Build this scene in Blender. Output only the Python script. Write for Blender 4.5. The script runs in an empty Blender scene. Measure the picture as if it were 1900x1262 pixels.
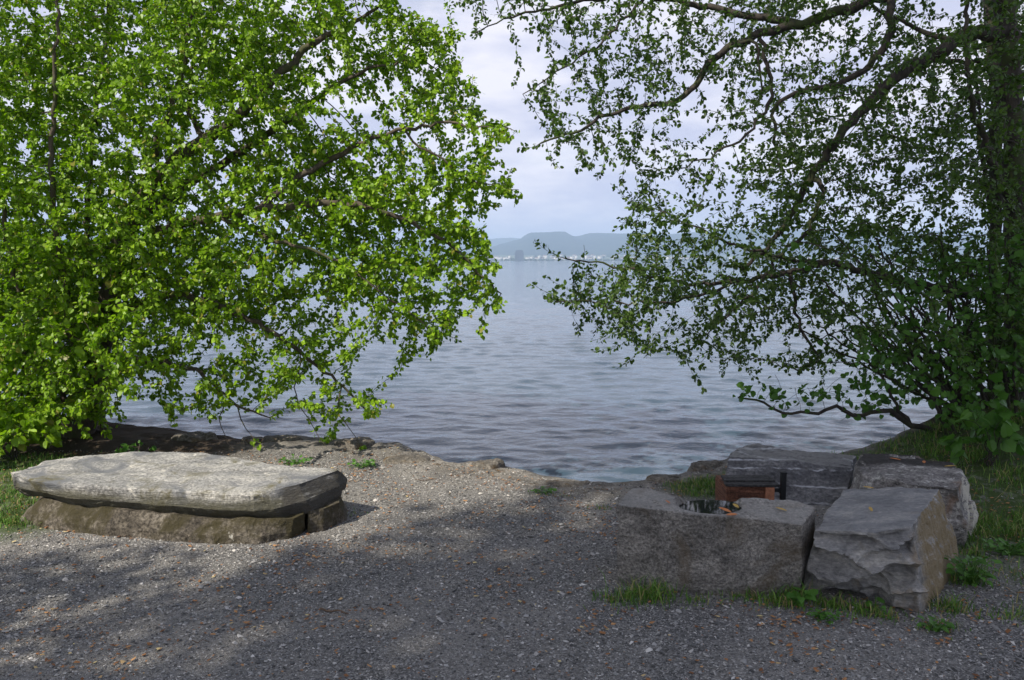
import bpy, math, random
import numpy as np
from mathutils import Vector, Matrix, noise, Euler

RNG = np.random.default_rng(11)
random.seed(5)
sc = bpy.context.scene
col = sc.collection
R = math.radians

# ------------------------------------------------------------------ camera
FPX = 1500.0            # focal length in pixels of the 1900 px wide frame
EYE = 1.60
PITCH = math.atan(148.0 / FPX)
cam_d = bpy.data.cameras.new('camera')
cam_d.sensor_width = 36.0
cam_d.lens = FPX / 1900.0 * 36.0
cam_d.clip_start = 0.05
cam_d.clip_end = 30000.0
cam = bpy.data.objects.new('camera', cam_d)
cam.location = (0, 0, EYE)
cam.rotation_euler = (math.pi / 2 - PITCH, 0, 0)
col.objects.link(cam)
sc.camera = cam

# ------------------------------------------------------------------ sun, sky
SUN_EL = R(46)
SH = Vector((-0.77, -0.64, 0)).normalized()
TO_SUN = Vector((SH.x * math.cos(SUN_EL), SH.y * math.cos(SUN_EL), math.sin(SUN_EL)))
sun_d = bpy.data.lights.new('sun', 'SUN')
sun_d.energy = 5.0
sun_d.angle = R(0.53)
sun_d.color = (1.0, 0.93, 0.80)
sun = bpy.data.objects.new('sun', sun_d)
sun.rotation_euler = TO_SUN.to_track_quat('Z', 'Y').to_euler()
col.objects.link(sun)

world = bpy.data.worlds.new('World')
sc.world = world
world.use_nodes = True
wn, wl = world.node_tree.nodes, world.node_tree.links
wn.clear()


def N(nodes, t, **kw):
    n = nodes.new(t)
    for k, v in kw.items():
        if k.startswith('i_'):
            n.inputs[k[2:].replace('_', ' ')].default_value = v
        else:
            setattr(n, k, v)
    return n


w_out = N(wn, 'ShaderNodeOutputWorld')
w_bg = N(wn, 'ShaderNodeBackground')
w_bg.inputs['Strength'].default_value = 0.10
sky = N(wn, 'ShaderNodeTexSky', sky_type='NISHITA')
sky.sun_disc = False
sky.sun_elevation = SUN_EL
sky.sun_rotation = math.atan2(SH.x, SH.y)
sky.air_density = 1.0
sky.dust_density = 1.6
w_tc = N(wn, 'ShaderNodeTexCoord')
w_sep = N(wn, 'ShaderNodeSeparateXYZ')
wl.new(w_tc.outputs['Generated'], w_sep.inputs[0])
w_map = N(wn, 'ShaderNodeMapping')
w_map.inputs['Scale'].default_value = (1.0, 1.0, 3.0)
w_map.inputs['Location'].default_value = (3.3, 0.4, 0.1)
wl.new(w_tc.outputs['Generated'], w_map.inputs[0])
c1 = N(wn, 'ShaderNodeTexNoise')
c1.inputs['Scale'].default_value = 2.6
c1.inputs['Detail'].default_value = 7
c1.inputs['Roughness'].default_value = 0.55
wl.new(w_map.outputs[0], c1.inputs['Vector'])
c2 = N(wn, 'ShaderNodeTexNoise')
c2.inputs['Scale'].default_value = 7.0
c2.inputs['Detail'].default_value = 6
wl.new(w_map.outputs[0], c2.inputs['Vector'])
# cloud cover: thick low down, opening to blue higher up on the left
cov = N(wn, 'ShaderNodeMapRange')
cov.inputs['From Min'].default_value = 0.36
cov.inputs['From Max'].default_value = 0.56
wl.new(c1.outputs['Fac'], cov.inputs['Value'])
low = N(wn, 'ShaderNodeMapRange')
low.inputs['From Min'].default_value = 0.0
low.inputs['From Max'].default_value = 0.55
low.inputs['To Min'].default_value = 1.0
low.inputs['To Max'].default_value = 0.0
wl.new(w_sep.outputs['Z'], low.inputs['Value'])
rx = N(wn, 'ShaderNodeMapRange')
rx.inputs['From Min'].default_value = -0.5
rx.inputs['From Max'].default_value = 0.0
wl.new(w_sep.outputs['X'], rx.inputs['Value'])
mx = N(wn, 'ShaderNodeMath', operation='MULTIPLY_ADD')
wl.new(low.outputs[0], mx.inputs[0])
mx.inputs[1].default_value = 0.45
wl.new(cov.outputs[0], mx.inputs[2])
mx2 = N(wn, 'ShaderNodeMath', operation='MULTIPLY_ADD')
wl.new(rx.outputs[0], mx2.inputs[0])
mx2.inputs[1].default_value = 0.55
wl.new(mx.outputs[0], mx2.inputs[2])
mx2.use_clamp = True
cr = N(wn, 'ShaderNodeValToRGB')
cr.color_ramp.elements[0].position = 0.42
cr.color_ramp.elements[0].color = (5.4, 5.6, 7.2, 1)
cr.color_ramp.elements[1].position = 0.62
cr.color_ramp.elements[1].color = (8.1, 7.95, 8.7, 1)
wl.new(c2.outputs['Fac'], cr.inputs['Fac'])
w_mix = N(wn, 'ShaderNodeMixRGB')
up = N(wn, 'ShaderNodeMapRange')      # the cloud bank thins out towards the zenith
up.inputs['From Min'].default_value = 0.6
up.inputs['From Max'].default_value = 0.9
up.inputs['To Min'].default_value = 1.0
up.inputs['To Max'].default_value = 0.4
wl.new(w_sep.outputs['Z'], up.inputs['Value'])
fy = N(wn, 'ShaderNodeMapRange')      # and towards the sun side
fy.inputs['From Min'].default_value = -0.3
fy.inputs['From Max'].default_value = 0.35
fy.inputs['To Min'].default_value = 0.55
wl.new(w_sep.outputs['Y'], fy.inputs['Value'])
um = N(wn, 'ShaderNodeMath', operation='MULTIPLY')
wl.new(up.outputs[0], um.inputs[0])
wl.new(fy.outputs[0], um.inputs[1])
um2 = N(wn, 'ShaderNodeMath', operation='MULTIPLY')
wl.new(um.outputs[0], um2.inputs[0])
wl.new(mx2.outputs[0], um2.inputs[1])
wl.new(um2.outputs[0], w_mix.inputs['Fac'])
wl.new(sky.outputs[0], w_mix.inputs['Color1'])
wl.new(cr.outputs['Color'], w_mix.inputs['Color2'])
wl.new(w_mix.outputs[0], w_bg.inputs['Color'])
wl.new(w_bg.outputs[0], w_out.inputs['Surface'])

sc.view_settings.view_transform = 'Standard'
sc.view_settings.look = 'None'
sc.view_settings.exposure = 0.30
sc.view_settings.gamma = 1.0
sc.cycles.max_bounces = 8
sc.cycles.transparent_max_bounces = 8
sc.cycles.volume_bounces = 1

# ------------------------------------------------------------------ helpers


def at(u, v, D):
    """world point seen at photo pixel (u, v) at distance D along +Y"""
    a, b = (u - 950.0) / FPX, -(v - 631.0) / FPX
    c, s = math.cos(PITCH), math.sin(PITCH)
    y, z = b * s + c, b * c - s
    k = D / y
    return np.array((a * k, D, EYE + z * k))


def on(u, v, h=0.0):
    """world point seen at photo pixel (u, v) at height h"""
    a, b = (u - 950.0) / FPX, -(v - 631.0) / FPX
    c, s = math.cos(PITCH), math.sin(PITCH)
    y, z = b * s + c, b * c - s
    k = (h - EYE) / z
    return np.array((a * k, y * k, h))


def tag(o, label=None, cat=None, group=None, kind=None):
    if label: o['label'] = label
    if cat: o['category'] = cat
    if group: o['group'] = group
    if kind: o['kind'] = kind
    return o


def empty(name, loc, label=None, cat=None, group=None):
    o = bpy.data.objects.new(name, None)
    o.location = loc
    o.empty_display_size = 0.2
    col.objects.link(o)
    return tag(o, label, cat, group)


def link_mesh(name, me, mats, parent=None, loc=None, smooth=True):
    if not isinstance(mats, (list, tuple)): mats = [mats]
    for m in mats: me.materials.append(m)
    if smooth is not None:
        me.polygons.foreach_set('use_smooth', np.full(len(me.polygons), smooth))
    o = bpy.data.objects.new(name, me)
    if loc is not None: o.location = loc
    col.objects.link(o)
    if parent is not None: o.parent = parent
    return o


def raw_mesh(name, verts, loops, sizes, mat_idx=None):
    """mesh from numpy: verts (n,3), flat loop vertex indices and polygon sizes"""
    me = bpy.data.meshes.new(name)
    verts = np.asarray(verts, dtype=np.float32)
    loops = np.asarray(loops, dtype=np.int32).ravel()
    sizes = np.asarray(sizes, dtype=np.int32).ravel()
    me.vertices.add(len(verts))
    me.vertices.foreach_set('co', verts.ravel())
    me.loops.add(len(loops))
    me.loops.foreach_set('vertex_index', loops)
    me.polygons.add(len(sizes))
    starts = np.concatenate(([0], np.cumsum(sizes)[:-1])).astype(np.int32)[:len(sizes)]
    me.polygons.foreach_set('loop_start', starts)
    if mat_idx is not None:
        me.polygons.foreach_set('material_index', np.asarray(mat_idx, dtype=np.int32))
    me.update(calc_edges=True)
    me.validate()
    return me


def grid_faces(nr, nc, closed=False):
    i = np.arange(nr - 1)[:, None]
    if closed:
        j = np.arange(nc)[None, :]
        jn = (j + 1) % nc
    else:
        j = np.arange(nc - 1)[None, :]
        jn = j + 1
    a = i * nc + j
    b = i * nc + jn
    c = (i + 1) * nc + jn
    d = (i + 1) * nc + j
    return np.stack([a, b, c, d], -1).reshape(-1, 4)


def smoothstep(a, b, x):
    t = np.clip((x - a) / (b - a), 0, 1)
    return t * t * (3 - 2 * t)


class VNoise:
    """fast vectorised value noise (2D or 3D) with octaves"""
    def __init__(self, seed):
        self.t = np.random.default_rng(seed).random(65536).astype(np.float64) * 2 - 1

    def _h(self, ix, iy, iz):
        h = (ix * 73856093) ^ (iy * 19349663) ^ (iz * 83492791)
        h = (h ^ (h >> 13)) * 1274126177
        return self.t[(h ^ (h >> 16)) & 65535]

    def one(self, p):
        f = np.floor(p).astype(np.int64)
        w = p - f
        w = w * w * (3 - 2 * w)
        r = 0
        for dx in (0, 1):
            for dy in (0, 1):
                for dz in (0, 1):
                    k = (w[..., 0] if dx else 1 - w[..., 0]) * (w[..., 1] if dy else 1 - w[..., 1]) * (w[..., 2] if dz else 1 - w[..., 2])
                    r = r + k * self._h(f[..., 0] + dx, f[..., 1] + dy, f[..., 2] + dz)
        return r

    def __call__(self, p, scale=1.0, octv=4, gain=0.5):
        p = np.asarray(p, dtype=np.float64) * scale
        if p.shape[-1] == 2:
            p = np.concatenate([p, np.zeros(p.shape[:-1] + (1,))], -1)
        s, a, t = 0, 1.0, 0
        for k in range(octv):
            s = s + a * self.one(p + 17.3 * k)
            t += a
            a *= gain
            p = p * 2.03
        return s / t


VN = VNoise(3)
VN2 = VNoise(8)

# ------------------------------------------------------------------ materials


def new_mat(name):
    m = bpy.data.materials.new(name)
    m.use_nodes = True
    nt = m.node_tree
    nt.nodes.clear()
    out = nt.nodes.new('ShaderNodeOutputMaterial')
    return m, nt.nodes, nt.links, out


def ramp(nodes, stops):
    r = nodes.new('ShaderNodeValToRGB')
    e = r.color_ramp.elements
    while len(e) < len(stops): e.new(0.5)
    for k, (p, c) in enumerate(stops):
        e[k].position = p
        e[k].color = (c[0], c[1], c[2], 1) if len(c) == 3 else c
    return r


def mixc(nodes, links, fac, a, b, mode='MIX'):
    m = nodes.new('ShaderNodeMixRGB')
    m.blend_type = mode
    for s, v in ((0, fac), (1, a), (2, b)):
        if isinstance(v, (int, float)): m.inputs[s].default_value = v
        elif isinstance(v, tuple): m.inputs[s].default_value = v if len(v) == 4 else (*v, 1)
        else: links.new(v, m.inputs[s])
    return m.outputs[0]


def tex_noise(nodes, links, vec, scale, detail=6, rough=0.6, dist=0.0):
    n = nodes.new('ShaderNodeTexNoise')
    n.inputs['Scale'].default_value = scale
    n.inputs['Detail'].default_value = detail
    n.inputs['Roughness'].default_value = rough
    n.inputs['Distortion'].default_value = dist
    if vec is not None: links.new(vec, n.inputs['Vector'])
    return n.outputs['Fac']


def mrange(nodes, links, v, a, b, c=0.0, d=1.0):
    m = nodes.new('ShaderNodeMapRange')
    m.inputs['From Min'].default_value = a
    m.inputs['From Max'].default_value = b
    m.inputs['To Min'].default_value = c
    m.inputs['To Max'].default_value = d
    links.new(v, m.inputs['Value'])
    return m.outputs[0]


def mul(nodes, links, a, b, op='MULTIPLY'):
    m = nodes.new('ShaderNodeMath')
    m.operation = op
    for s, v in ((0, a), (1, b)):
        if isinstance(v, (int, float)): m.inputs[s].default_value = v
        else: links.new(v, m.inputs[s])
    return m.outputs[0]


def rock_mat(name, dark, mid, light, scale=1.0, stretch=(1, 1, 1), rot=(0, 0, 0), rough=0.85,
             spots=None, moss=None, veins=None, bump=0.5, grain=60, stain=None, zones=(), gcon=(0.45, 1.5)):
    m, n, l, out = new_mat(name)
    tc = n.new('ShaderNodeTexCoord')
    mp = n.new('ShaderNodeMapping')
    mp.inputs['Scale'].default_value = stretch
    mp.inputs['Rotation'].default_value = rot
    l.new(tc.outputs['Object'], mp.inputs[0])
    v, v0 = mp.outputs[0], tc.outputs['Object']
    big = tex_noise(n, l, v, 3.2 * scale, 8, 0.62, 0.4)
    fine = tex_noise(n, l, v, 22 * scale, 8, 0.7)
    gr = tex_noise(n, l, v0, grain, 5, 0.7)
    mixf = mul(n, l, mul(n, l, big, 0.55), mul(n, l, fine, 0.45), 'ADD')
    cr_ = ramp(n, [(0.34, dark), (0.5, mid), (0.66, light)])
    l.new(mixf, cr_.inputs['Fac'])
    c = cr_.outputs[0]
    g2 = mrange(n, l, gr, 0.36, 0.66, gcon[0], gcon[1])
    gc = n.new('ShaderNodeCombineColor')
    for k in range(3): l.new(g2, gc.inputs[k])
    c = mixc(n, l, 1.0, c, gc.outputs[0], 'MULTIPLY')
    if spots:
        cs, ss, lo, hi = spots
        s = mrange(n, l, tex_noise(n, l, v0, ss, 5, 0.75), lo, hi)
        c = mixc(n, l, s, c, cs)
    if stain:
        cs, ss, lo, hi = stain
        s = mrange(n, l, tex_noise(n, l, v0, ss, 7, 0.6, 1.2), lo, hi)
        c = mixc(n, l, s, c, cs)
    if moss:
        cs, ss, lo, hi = moss
        s = mrange(n, l, tex_noise(n, l, v0, ss, 8, 0.7, 0.6), lo, hi)
        c = mixc(n, l, s, c, cs)
    if veins:
        for (axis, pos, wid, wob) in veins:
            sep = n.new('ShaderNodeSeparateXYZ')
            l.new(v0, sep.inputs[0])
            w = tex_noise(n, l, v0, 5.0, 6, 0.65)
            w = mul(n, l, mul(n, l, w, 0.5, 'SUBTRACT'), wob)
            d = mul(n, l, mul(n, l, sep.outputs[axis], w, 'ADD'), pos, 'SUBTRACT')
            d = mul(n, l, d, 0.0, 'ABSOLUTE')
            br = mrange(n, l, tex_noise(n, l, v0, 9.0, 4, 0.6), 0.42, 0.56)
            f = mul(n, l, mrange(n, l, d, wid * 0.4, wid, 1.0, 0.0), br)
            c = mixc(n, l, f, c, (0.42, 0.42, 0.43))
    # zones: (axis, edge, softness, colour, strength) - areas of the stone recoloured by position and facing, with a ragged border
    for (axis, lo_, hi_, colr, amt, facemax) in zones:
        sep = n.new('ShaderNodeSeparateXYZ')
        l.new(v0, sep.inputs[0])
        w = tex_noise(n, l, v, 4.0, 7, 0.7)
        q = mul(n, l, sep.outputs[axis], mul(n, l, mul(n, l, w, 0.5, 'SUBTRACT'), abs(hi_ - lo_) * 3.0), 'ADD')
        f = mrange(n, l, q, lo_, hi_, 0.0, amt)
        if facemax is not None:
            gn = n.new('ShaderNodeNewGeometry')
            sn = n.new('ShaderNodeSeparateXYZ')
            l.new(gn.outputs['Normal'], sn.inputs[0])
            f = mul(n, l, f, mrange(n, l, sn.outputs[2], facemax, facemax - 0.2, 0.0, 1.0) if facemax > 0 else mrange(n, l, sn.outputs[2], -facemax, -facemax + 0.2, 0.0, 1.0))
        c = mixc(n, l, f, c, colr)
    p = n.new('ShaderNodeBsdfPrincipled')
    p.inputs['Roughness'].default_value = rough
    p.inputs['Specular IOR Level'].default_value = 0.3
    l.new(c, p.inputs['Base Color'])
    b1 = n.new('ShaderNodeBump')
    b1.inputs['Strength'].default_value = bump
    b1.inputs['Distance'].default_value = 0.02
    hh = mul(n, l, mul(n, l, fine, 0.6), mul(n, l, gr, 0.4), 'ADD')
    l.new(hh, b1.inputs['Height'])
    l.new(b1.outputs[0], p.inputs['Normal'])
    l.new(p.outputs[0], out.inputs['Surface'])
    return m


def leaf_mat(name, c_lo, c_hi, t_lo, t_hi, trans=0.45, rough=0.45, tint=None):
    m, n, l, out = new_mat(name)
    g = n.new('ShaderNodeNewGeometry')
    tc = n.new('ShaderNodeTexCoord')
    big = tex_noise(n, l, tc.outputs['Object'], 1.7, 3, 0.6)
    f = mul(n, l, mul(n, l, g.outputs['Random Per Island'], 0.65), mul(n, l, big, 0.45), 'ADD')
    c = mixc(n, l, f, c_lo, c_hi)
    t = mixc(n, l, f, t_lo, t_hi)
    if tint:
        k = mrange(n, l, g.outputs['Random Per Island'], 0.93, 0.96)
        c = mixc(n, l, k, c, tint)
    p = n.new('ShaderNodeBsdfPrincipled')
    p.inputs['Roughness'].default_value = rough
    p.inputs['Specular IOR Level'].default_value = 0.35
    l.new(c, p.inputs['Base Color'])
    tr = n.new('ShaderNodeBsdfTranslucent')
    l.new(t, tr.inputs['Color'])
    mx = n.new('ShaderNodeMixShader')
    mx.inputs[0].default_value = trans
    l.new(p.outputs[0], mx.inputs[1])
    l.new(tr.outputs[0], mx.inputs[2])
    l.new(mx.outputs[0], out.inputs['Surface'])
    return m


def bark_mat(name, a, b, mossy=None):
    m, n, l, out = new_mat(name)
    tc = n.new('ShaderNodeTexCoord')
    mp = n.new('ShaderNodeMapping')
    mp.inputs['Scale'].default_value = (1, 1, 0.35)
    l.new(tc.outputs['Object'], mp.inputs[0])
    f = tex_noise(n, l, mp.outputs[0], 26, 7, 0.7, 0.5)
    c = mixc(n, l, mrange(n, l, f, 0.35, 0.65), a, b)
    if mossy:
        s = mrange(n, l, tex_noise(n, l, tc.outputs['Object'], 4.0, 5, 0.6), 0.5, 0.62)
        c = mixc(n, l, s, c, mossy)
    p = n.new('ShaderNodeBsdfPrincipled')
    p.inputs['Roughness'].default_value = 0.9
    l.new(c, p.inputs['Base Color'])
    bp = n.new('ShaderNodeBump')
    bp.inputs['Strength'].default_value = 0.8
    bp.inputs['Distance'].default_value = 0.01
    l.new(f, bp.inputs['Height'])
    l.new(bp.outputs[0], p.inputs['Normal'])
    l.new(p.outputs[0], out.inputs['Surface'])
    return m


def plain_mat(name, c, rough=0.7, metal=0.0, var=0.25, scale=30):
    m, n, l, out = new_mat(name)
    tc = n.new('ShaderNodeTexCoord')
    f = tex_noise(n, l, tc.outputs['Object'], scale, 6, 0.65)
    d = tuple(x * (1 - var) for x in c)
    e = tuple(min(1, x * (1 + var)) for x in c)
    cc = mixc(n, l, mrange(n, l, f, 0.3, 0.7), d, e)
    p = n.new('ShaderNodeBsdfPrincipled')
    p.inputs['Roughness'].default_value = rough
    p.inputs['Metallic'].default_value = metal
    l.new(cc, p.inputs['Base Color'])
    l.new(p.outputs[0], out.inputs['Surface'])
    return m


def island_mat(name, stops, rough=0.8, spec=0.3):
    m, n, l, out = new_mat(name)
    g = n.new('ShaderNodeNewGeometry')
    r_ = ramp(n, stops)
    l.new(g.outputs['Random Per Island'], r_.inputs['Fac'])
    p = n.new('ShaderNodeBsdfPrincipled')
    p.inputs['Roughness'].default_value = rough
    p.inputs['Specular IOR Level'].default_value = spec
    l.new(r_.outputs[0], p.inputs['Base Color'])
    l.new(p.outputs[0], out.inputs['Surface'])
    return m


M_LEAF_L = leaf_mat('bright_young_leaf', (0.03, 0.095, 0.005), (0.32, 0.50, 0.018), (0.04, 0.19, 0.004), (0.40, 0.70, 0.012), 0.33, 0.42, (0.22, 0.20, 0.03))
M_LEAF_R = leaf_mat('dark_green_leaf', (0.022, 0.055, 0.010), (0.10, 0.17, 0.026), (0.03, 0.09, 0.008), (0.13, 0.26, 0.02), 0.32, 0.40)
M_LEAF_S = leaf_mat('shrub_leaf', (0.04, 0.11, 0.018), (0.11, 0.24, 0.035), (0.05, 0.16, 0.015), (0.13, 0.33, 0.03), 0.38, 0.42)
M_BARK_L = bark_mat('brown_bark', (0.045, 0.035, 0.025), (0.13, 0.10, 0.075), (0.07, 0.075, 0.03))
M_BARK_R = bark_mat('dark_bark', (0.022, 0.018, 0.015), (0.075, 0.06, 0.048), (0.045, 0.06, 0.015))
M_GRASS = island_mat('grass_blade', [(0.0, (0.045, 0.12, 0.014)), (0.5, (0.10, 0.22, 0.025)), (0.78, (0.17, 0.27, 0.045)), (0.9, (0.30, 0.25, 0.10)), (1.0, (0.36, 0.27, 0.14))], 0.55)
M_WEED = leaf_mat('weed_leaf', (0.05, 0.13, 0.02), (0.10, 0.24, 0.03), (0.06, 0.2, 0.02), (0.12, 0.32, 0.03), 0.3)

# ------------------------------------------------------------------ ground
SHX = np.array([-60, -20, -9, -6.5, -5.2, -4.1, -3.3, -2.7, -2.3, -1.85, -1.45, -1.22, -1.0, -0.62, -0.42, -0.1, 0.2, 0.5, 0.82, 1.2, 1.68, 2.2, 2.85, 3.5, 4.2, 6, 9, 20, 60])
SHY = np.array([12, 10.5, 9.0, 8.5, 8.0, 7.75, 7.5, 7.25, 7.12, 7.15, 7.05, 6.85, 6.95, 6.45, 6.22, 6.35, 6.12, 5.98, 5.92, 6.02, 6.25, 6.35, 6.45, 6.75, 7.3, 8.4, 9.0, 11, 13])
WATER_Z = -0.24


def shore_y(x):
    return np.interp(x, SHX, SHY)


def ground_fields(x, y):
    p = np.stack([x, y], -1)
    ys = shore_y(x) + 0.10 * VN(p * [1, 0.15], 1.7, 3) + 0.05 * VN2(p * [1, 0.3], 7, 2)
    d = ys - y                                  # distance to the lake edge, positive on land
    z = 0.012 * VN(p, 0.9, 3) + 0.004 * VN2(p, 9, 3)
    # grassy bank on the right
    bank = smoothstep(2.5, 4.2, x) * smoothstep(4.6, 6.4, y)
    z = z + 0.30 * bank
    z = z + 0.06 * smoothstep(1.2, 1.9, x) * smoothstep(4.5, 5.6, y)
    lb = smoothstep(-2.4, -3.8, x) * smoothstep(5.2, 6.8, y)
    z = z + 0.03 * lb
    # crumbling rock rim along the water
    rim = smoothstep(0.95, 0.40, d) * smoothstep(-0.05, 0.12, d)
    leftness = smoothstep(0.2, -0.8, x)
    lump = np.abs(VN(p, 3.1, 4, 0.55))
    step_ = np.round((VN2(p, 2.2, 3) + 1) * 3) / 3 - 1
    z = z + rim * ((0.01 + 0.02 * leftness) + 0.055 * lump * (0.4 + 0.6 * leftness) + 0.018 * step_)
    z = z - 0.045 * smoothstep(0.9, 0.5, d) * smoothstep(-0.4, 0.4, x) * smoothstep(1.6, 0.6, x)
    drop = smoothstep(0.06, -0.22, d + 0.05 * VN(p, 6, 3))
    z = z * (1 - drop) + drop * (-0.42 + 0.05 * VN(p, 4, 3)) - 0.22 * np.clip(-d - 0.3, 0, 12)
    # grass cover
    g = np.zeros_like(x)
    nz = VN(p, 1.6, 4, 0.6)
    g = np.maximum(g, smoothstep(-0.10, 0.25, (x - (2.55 - 0.16 * (y - 4.2))) * 0.9 + 0.35 * nz) * smoothstep(3.9, 4.5, y + 0.4 * nz))
    g = np.maximum(g, 0.55 * smoothstep(0.0, 0.4, (x - 2.1) + 0.5 * nz) * smoothstep(3.0, 3.6, y))
    g = np.maximum(g, smoothstep(0.0, 0.35, (-2.62 - x) + 0.30 * nz) * smoothstep(4.3, 4.75, y + 0.3 * nz) * smoothstep(6.5, 6.0, y + 0.3 * nz))
    g = np.maximum(g, smoothstep(0.55, 0.25, np.hypot((x - 1.42) / 0.75, (y - 5.55) / 0.62) + 0.15 * nz))
    g = np.maximum(g, 0.9 * smoothstep(9, 14, np.hypot(x, y)))
    g = g * smoothstep(0.02, 0.3, d)
    # dark wet rock or soil near the water
    wet = smoothstep(0.75, 0.35, d + 0.15 * nz)
    soil = smoothstep(-1.9, -2.6, x + 0.3 * nz) * smoothstep(5.7, 6.1, y)
    soil = np.maximum(soil, smoothstep(2.9, 3.6, x + 0.3 * nz) * smoothstep(5.2, 6.0, y))
    return z, g, wet, soil, d


def ground_z(x, y):
    return ground_fields(np.atleast_1d(np.float64(x)), np.atleast_1d(np.float64(y)))[0]


def graded(lo, hi, flo, fhi, fine, grow=1.18):
    a = list(np.arange(flo, fhi, fine))
    s, x, left = fine, flo, []
    while x > lo:
        s *= grow
        x -= s
        left.append(x)
    s, x = fine, a[-1]
    while x < hi:
        s *= grow
        x += s
        a.append(x)
    return np.array(left[::-1] + a)


gx = graded(-90, 90, -5.2, 5.4, 0.026)
gy = graded(-80, 26, 2.5, 8.3, 0.022)
GX, GY = np.meshgrid(gx, gy)
gz, g_grass, g_wet, g_soil, g_d = ground_fields(GX, GY)
me = raw_mesh('ground', np.stack([GX, GY, gz], -1).reshape(-1, 3), grid_faces(len(gy), len(gx)), np.full((len(gx) - 1) * (len(gy) - 1), 4))
for nm, arr in (('grass', g_grass), ('wet', g_wet), ('soil', g_soil)):
    at_ = me.attributes.new(nm, 'FLOAT', 'POINT')
    at_.data.foreach_set('value', arr.astype(np.float32).ravel())

m, n, l, out = new_mat('gravel_ground')
tc = n.new('ShaderNodeTexCoord')
ov = tc.outputs['Object']
vor = n.new('ShaderNodeTexVoronoi')
vor.inputs['Scale'].default_value = 130
l.new(ov, vor.inputs['Vector'])
sepc = n.new('ShaderNodeSeparateColor')
l.new(vor.outputs['Color'], sepc.inputs[0])
gr = ramp(n, [(0.0, (0.06, 0.058, 0.056)), (0.45, (0.16, 0.155, 0.148)), (0.85, (0.30, 0.287, 0.272)), (1.0, (0.42, 0.40, 0.37))])
l.new(sepc.outputs[0], gr.inputs['Fac'])
c = gr.outputs[0]
fine = tex_noise(n, l, ov, 160, 4, 0.7)
big = tex_noise(n, l, ov, 1.1, 5, 0.6)
c = mixc(n, l, mrange(n, l, fine, 0.3, 0.7, 0.0, 0.6), c, (0.09, 0.085, 0.078))
c = mixc(n, l, mrange(n, l, big, 0.4, 0.65, 0.0, 0.5), c, (0.33, 0.305, 0.27))
def attr(nm):
    a = n.new('ShaderNodeAttribute')
    a.attribute_name = nm
    return a.outputs['Fac']
rockn = tex_noise(n, l, ov, 7, 8, 0.7, 0.5)
rk = ramp(n, [(0.3, (0.055, 0.050, 0.044)), (0.5, (0.18, 0.165, 0.145)), (0.7, (0.36, 0.33, 0.29))])
l.new(rockn, rk.inputs['Fac'])
rock_c = rk.outputs[0]
mossn = mrange(n, l, tex_noise(n, l, ov, 3.5, 6, 0.7), 0.58, 0.68)
rock_c = mixc(n, l, mossn, rock_c, (0.09, 0.06, 0.025))
c = mixc(n, l, attr('wet'), c, rock_c)
soil_c = mixc(n, l, tex_noise(n, l, ov, 30, 5, 0.7), (0.03, 0.022, 0.016), (0.08, 0.06, 0.042))
c = mixc(n, l, attr('soil'), c, soil_c)
gc_ = mixc(n, l, tex_noise(n, l, ov, 24, 5, 0.7), (0.03, 0.055, 0.014), (0.075, 0.11, 0.03))
gm = mul(n, l, attr('grass'), mrange(n, l, tex_noise(n, l, ov, 14, 4, 0.7), 0.3, 0.5))
c = mixc(n, l, gm, c, gc_)
p = n.new('ShaderNodeBsdfPrincipled')
p.inputs['Roughness'].default_value = 0.9
p.inputs['Specular IOR Level'].default_value = 0.2
l.new(c, p.inputs['Base Color'])
bp = n.new('ShaderNodeBump')
bp.inputs['Strength'].default_value = 0.8
bp.inputs['Distance'].default_value = 0.008
l.new(mul(n, l, mul(n, l, vor.outputs['Distance'], 1.0), mul(n, l, rockn, 1.5), 'ADD'), bp.inputs['Height'])
l.new(bp.outputs[0], p.inputs['Normal'])
l.new(p.outputs[0], out.inputs['Surface'])
ground = link_mesh('ground', me, m)
tag(ground, kind='structure')

# ------------------------------------------------------------------ lake water
rows = 5.0 * (9300 / 5.0) ** (np.linspace(0, 1, 1300) ** 1.0)
cs = np.linspace(-1.45, 1.45, 620)
WY, CS = np.meshgrid(rows, cs, indexing='ij')
WX = CS * (WY + 3.0)
wz = np.zeros_like(WX)
wr = np.random.default_rng(21)
spacing = np.maximum(WY * 0.0060, WY * 2.9 / 620)
amp_mod = 0.75 + 0.45 * VN(np.stack([WX, WY], -1), 0.22, 3)
for k in range(64):
    lam = 0.10 * (0.75 / 0.10) ** wr.random()
    ang = wr.normal(-math.pi / 2 + 0.12, 0.62)
    amp = 0.0034 * (lam / 0.6) ** 0.80 * wr.uniform(0.5, 1.2)
    ph = wr.random() * 6.28
    kx, ky = math.cos(ang) * 6.283 / lam, math.sin(ang) * 6.283 / lam
    att = smoothstep(0.45, 0.22, spacing / lam)
    wob = 1.3 * VN2(np.stack([WX + k * 3.1, WY - k * 1.7], -1), 0.5 / lam ** 0.5, 1)
    wz += amp * att * np.sin(kx * WX + ky * WY + ph + wob)
wz = wz * amp_mod
me = raw_mesh('lake_water', np.stack([WX, WY, wz], -1).reshape(-1, 3), grid_faces(*WX.shape)[:, ::-1], np.full((WX.shape[0] - 1) * (WX.shape[1] - 1), 4))
m, n, l, out = new_mat('lake_water')
tc = n.new('ShaderNodeTexCoord')
mp = n.new('ShaderNodeMapping')
mp.inputs['Scale'].default_value = (0.85, 1.25, 1)
mp.inputs['Rotation'].default_value = (0, 0, R(8))
l.new(tc.outputs['Object'], mp.inputs[0])
n1 = tex_noise(n, l, mp.outputs[0], 4.6, 3, 0.5, 0.3)
n2 = tex_noise(n, l, mp.outputs[0], 9.0, 3, 0.5, 0.2)
hs = mul(n, l, mul(n, l, n1, 1.0), mul(n, l, n2, 0.45), 'ADD')
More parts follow.
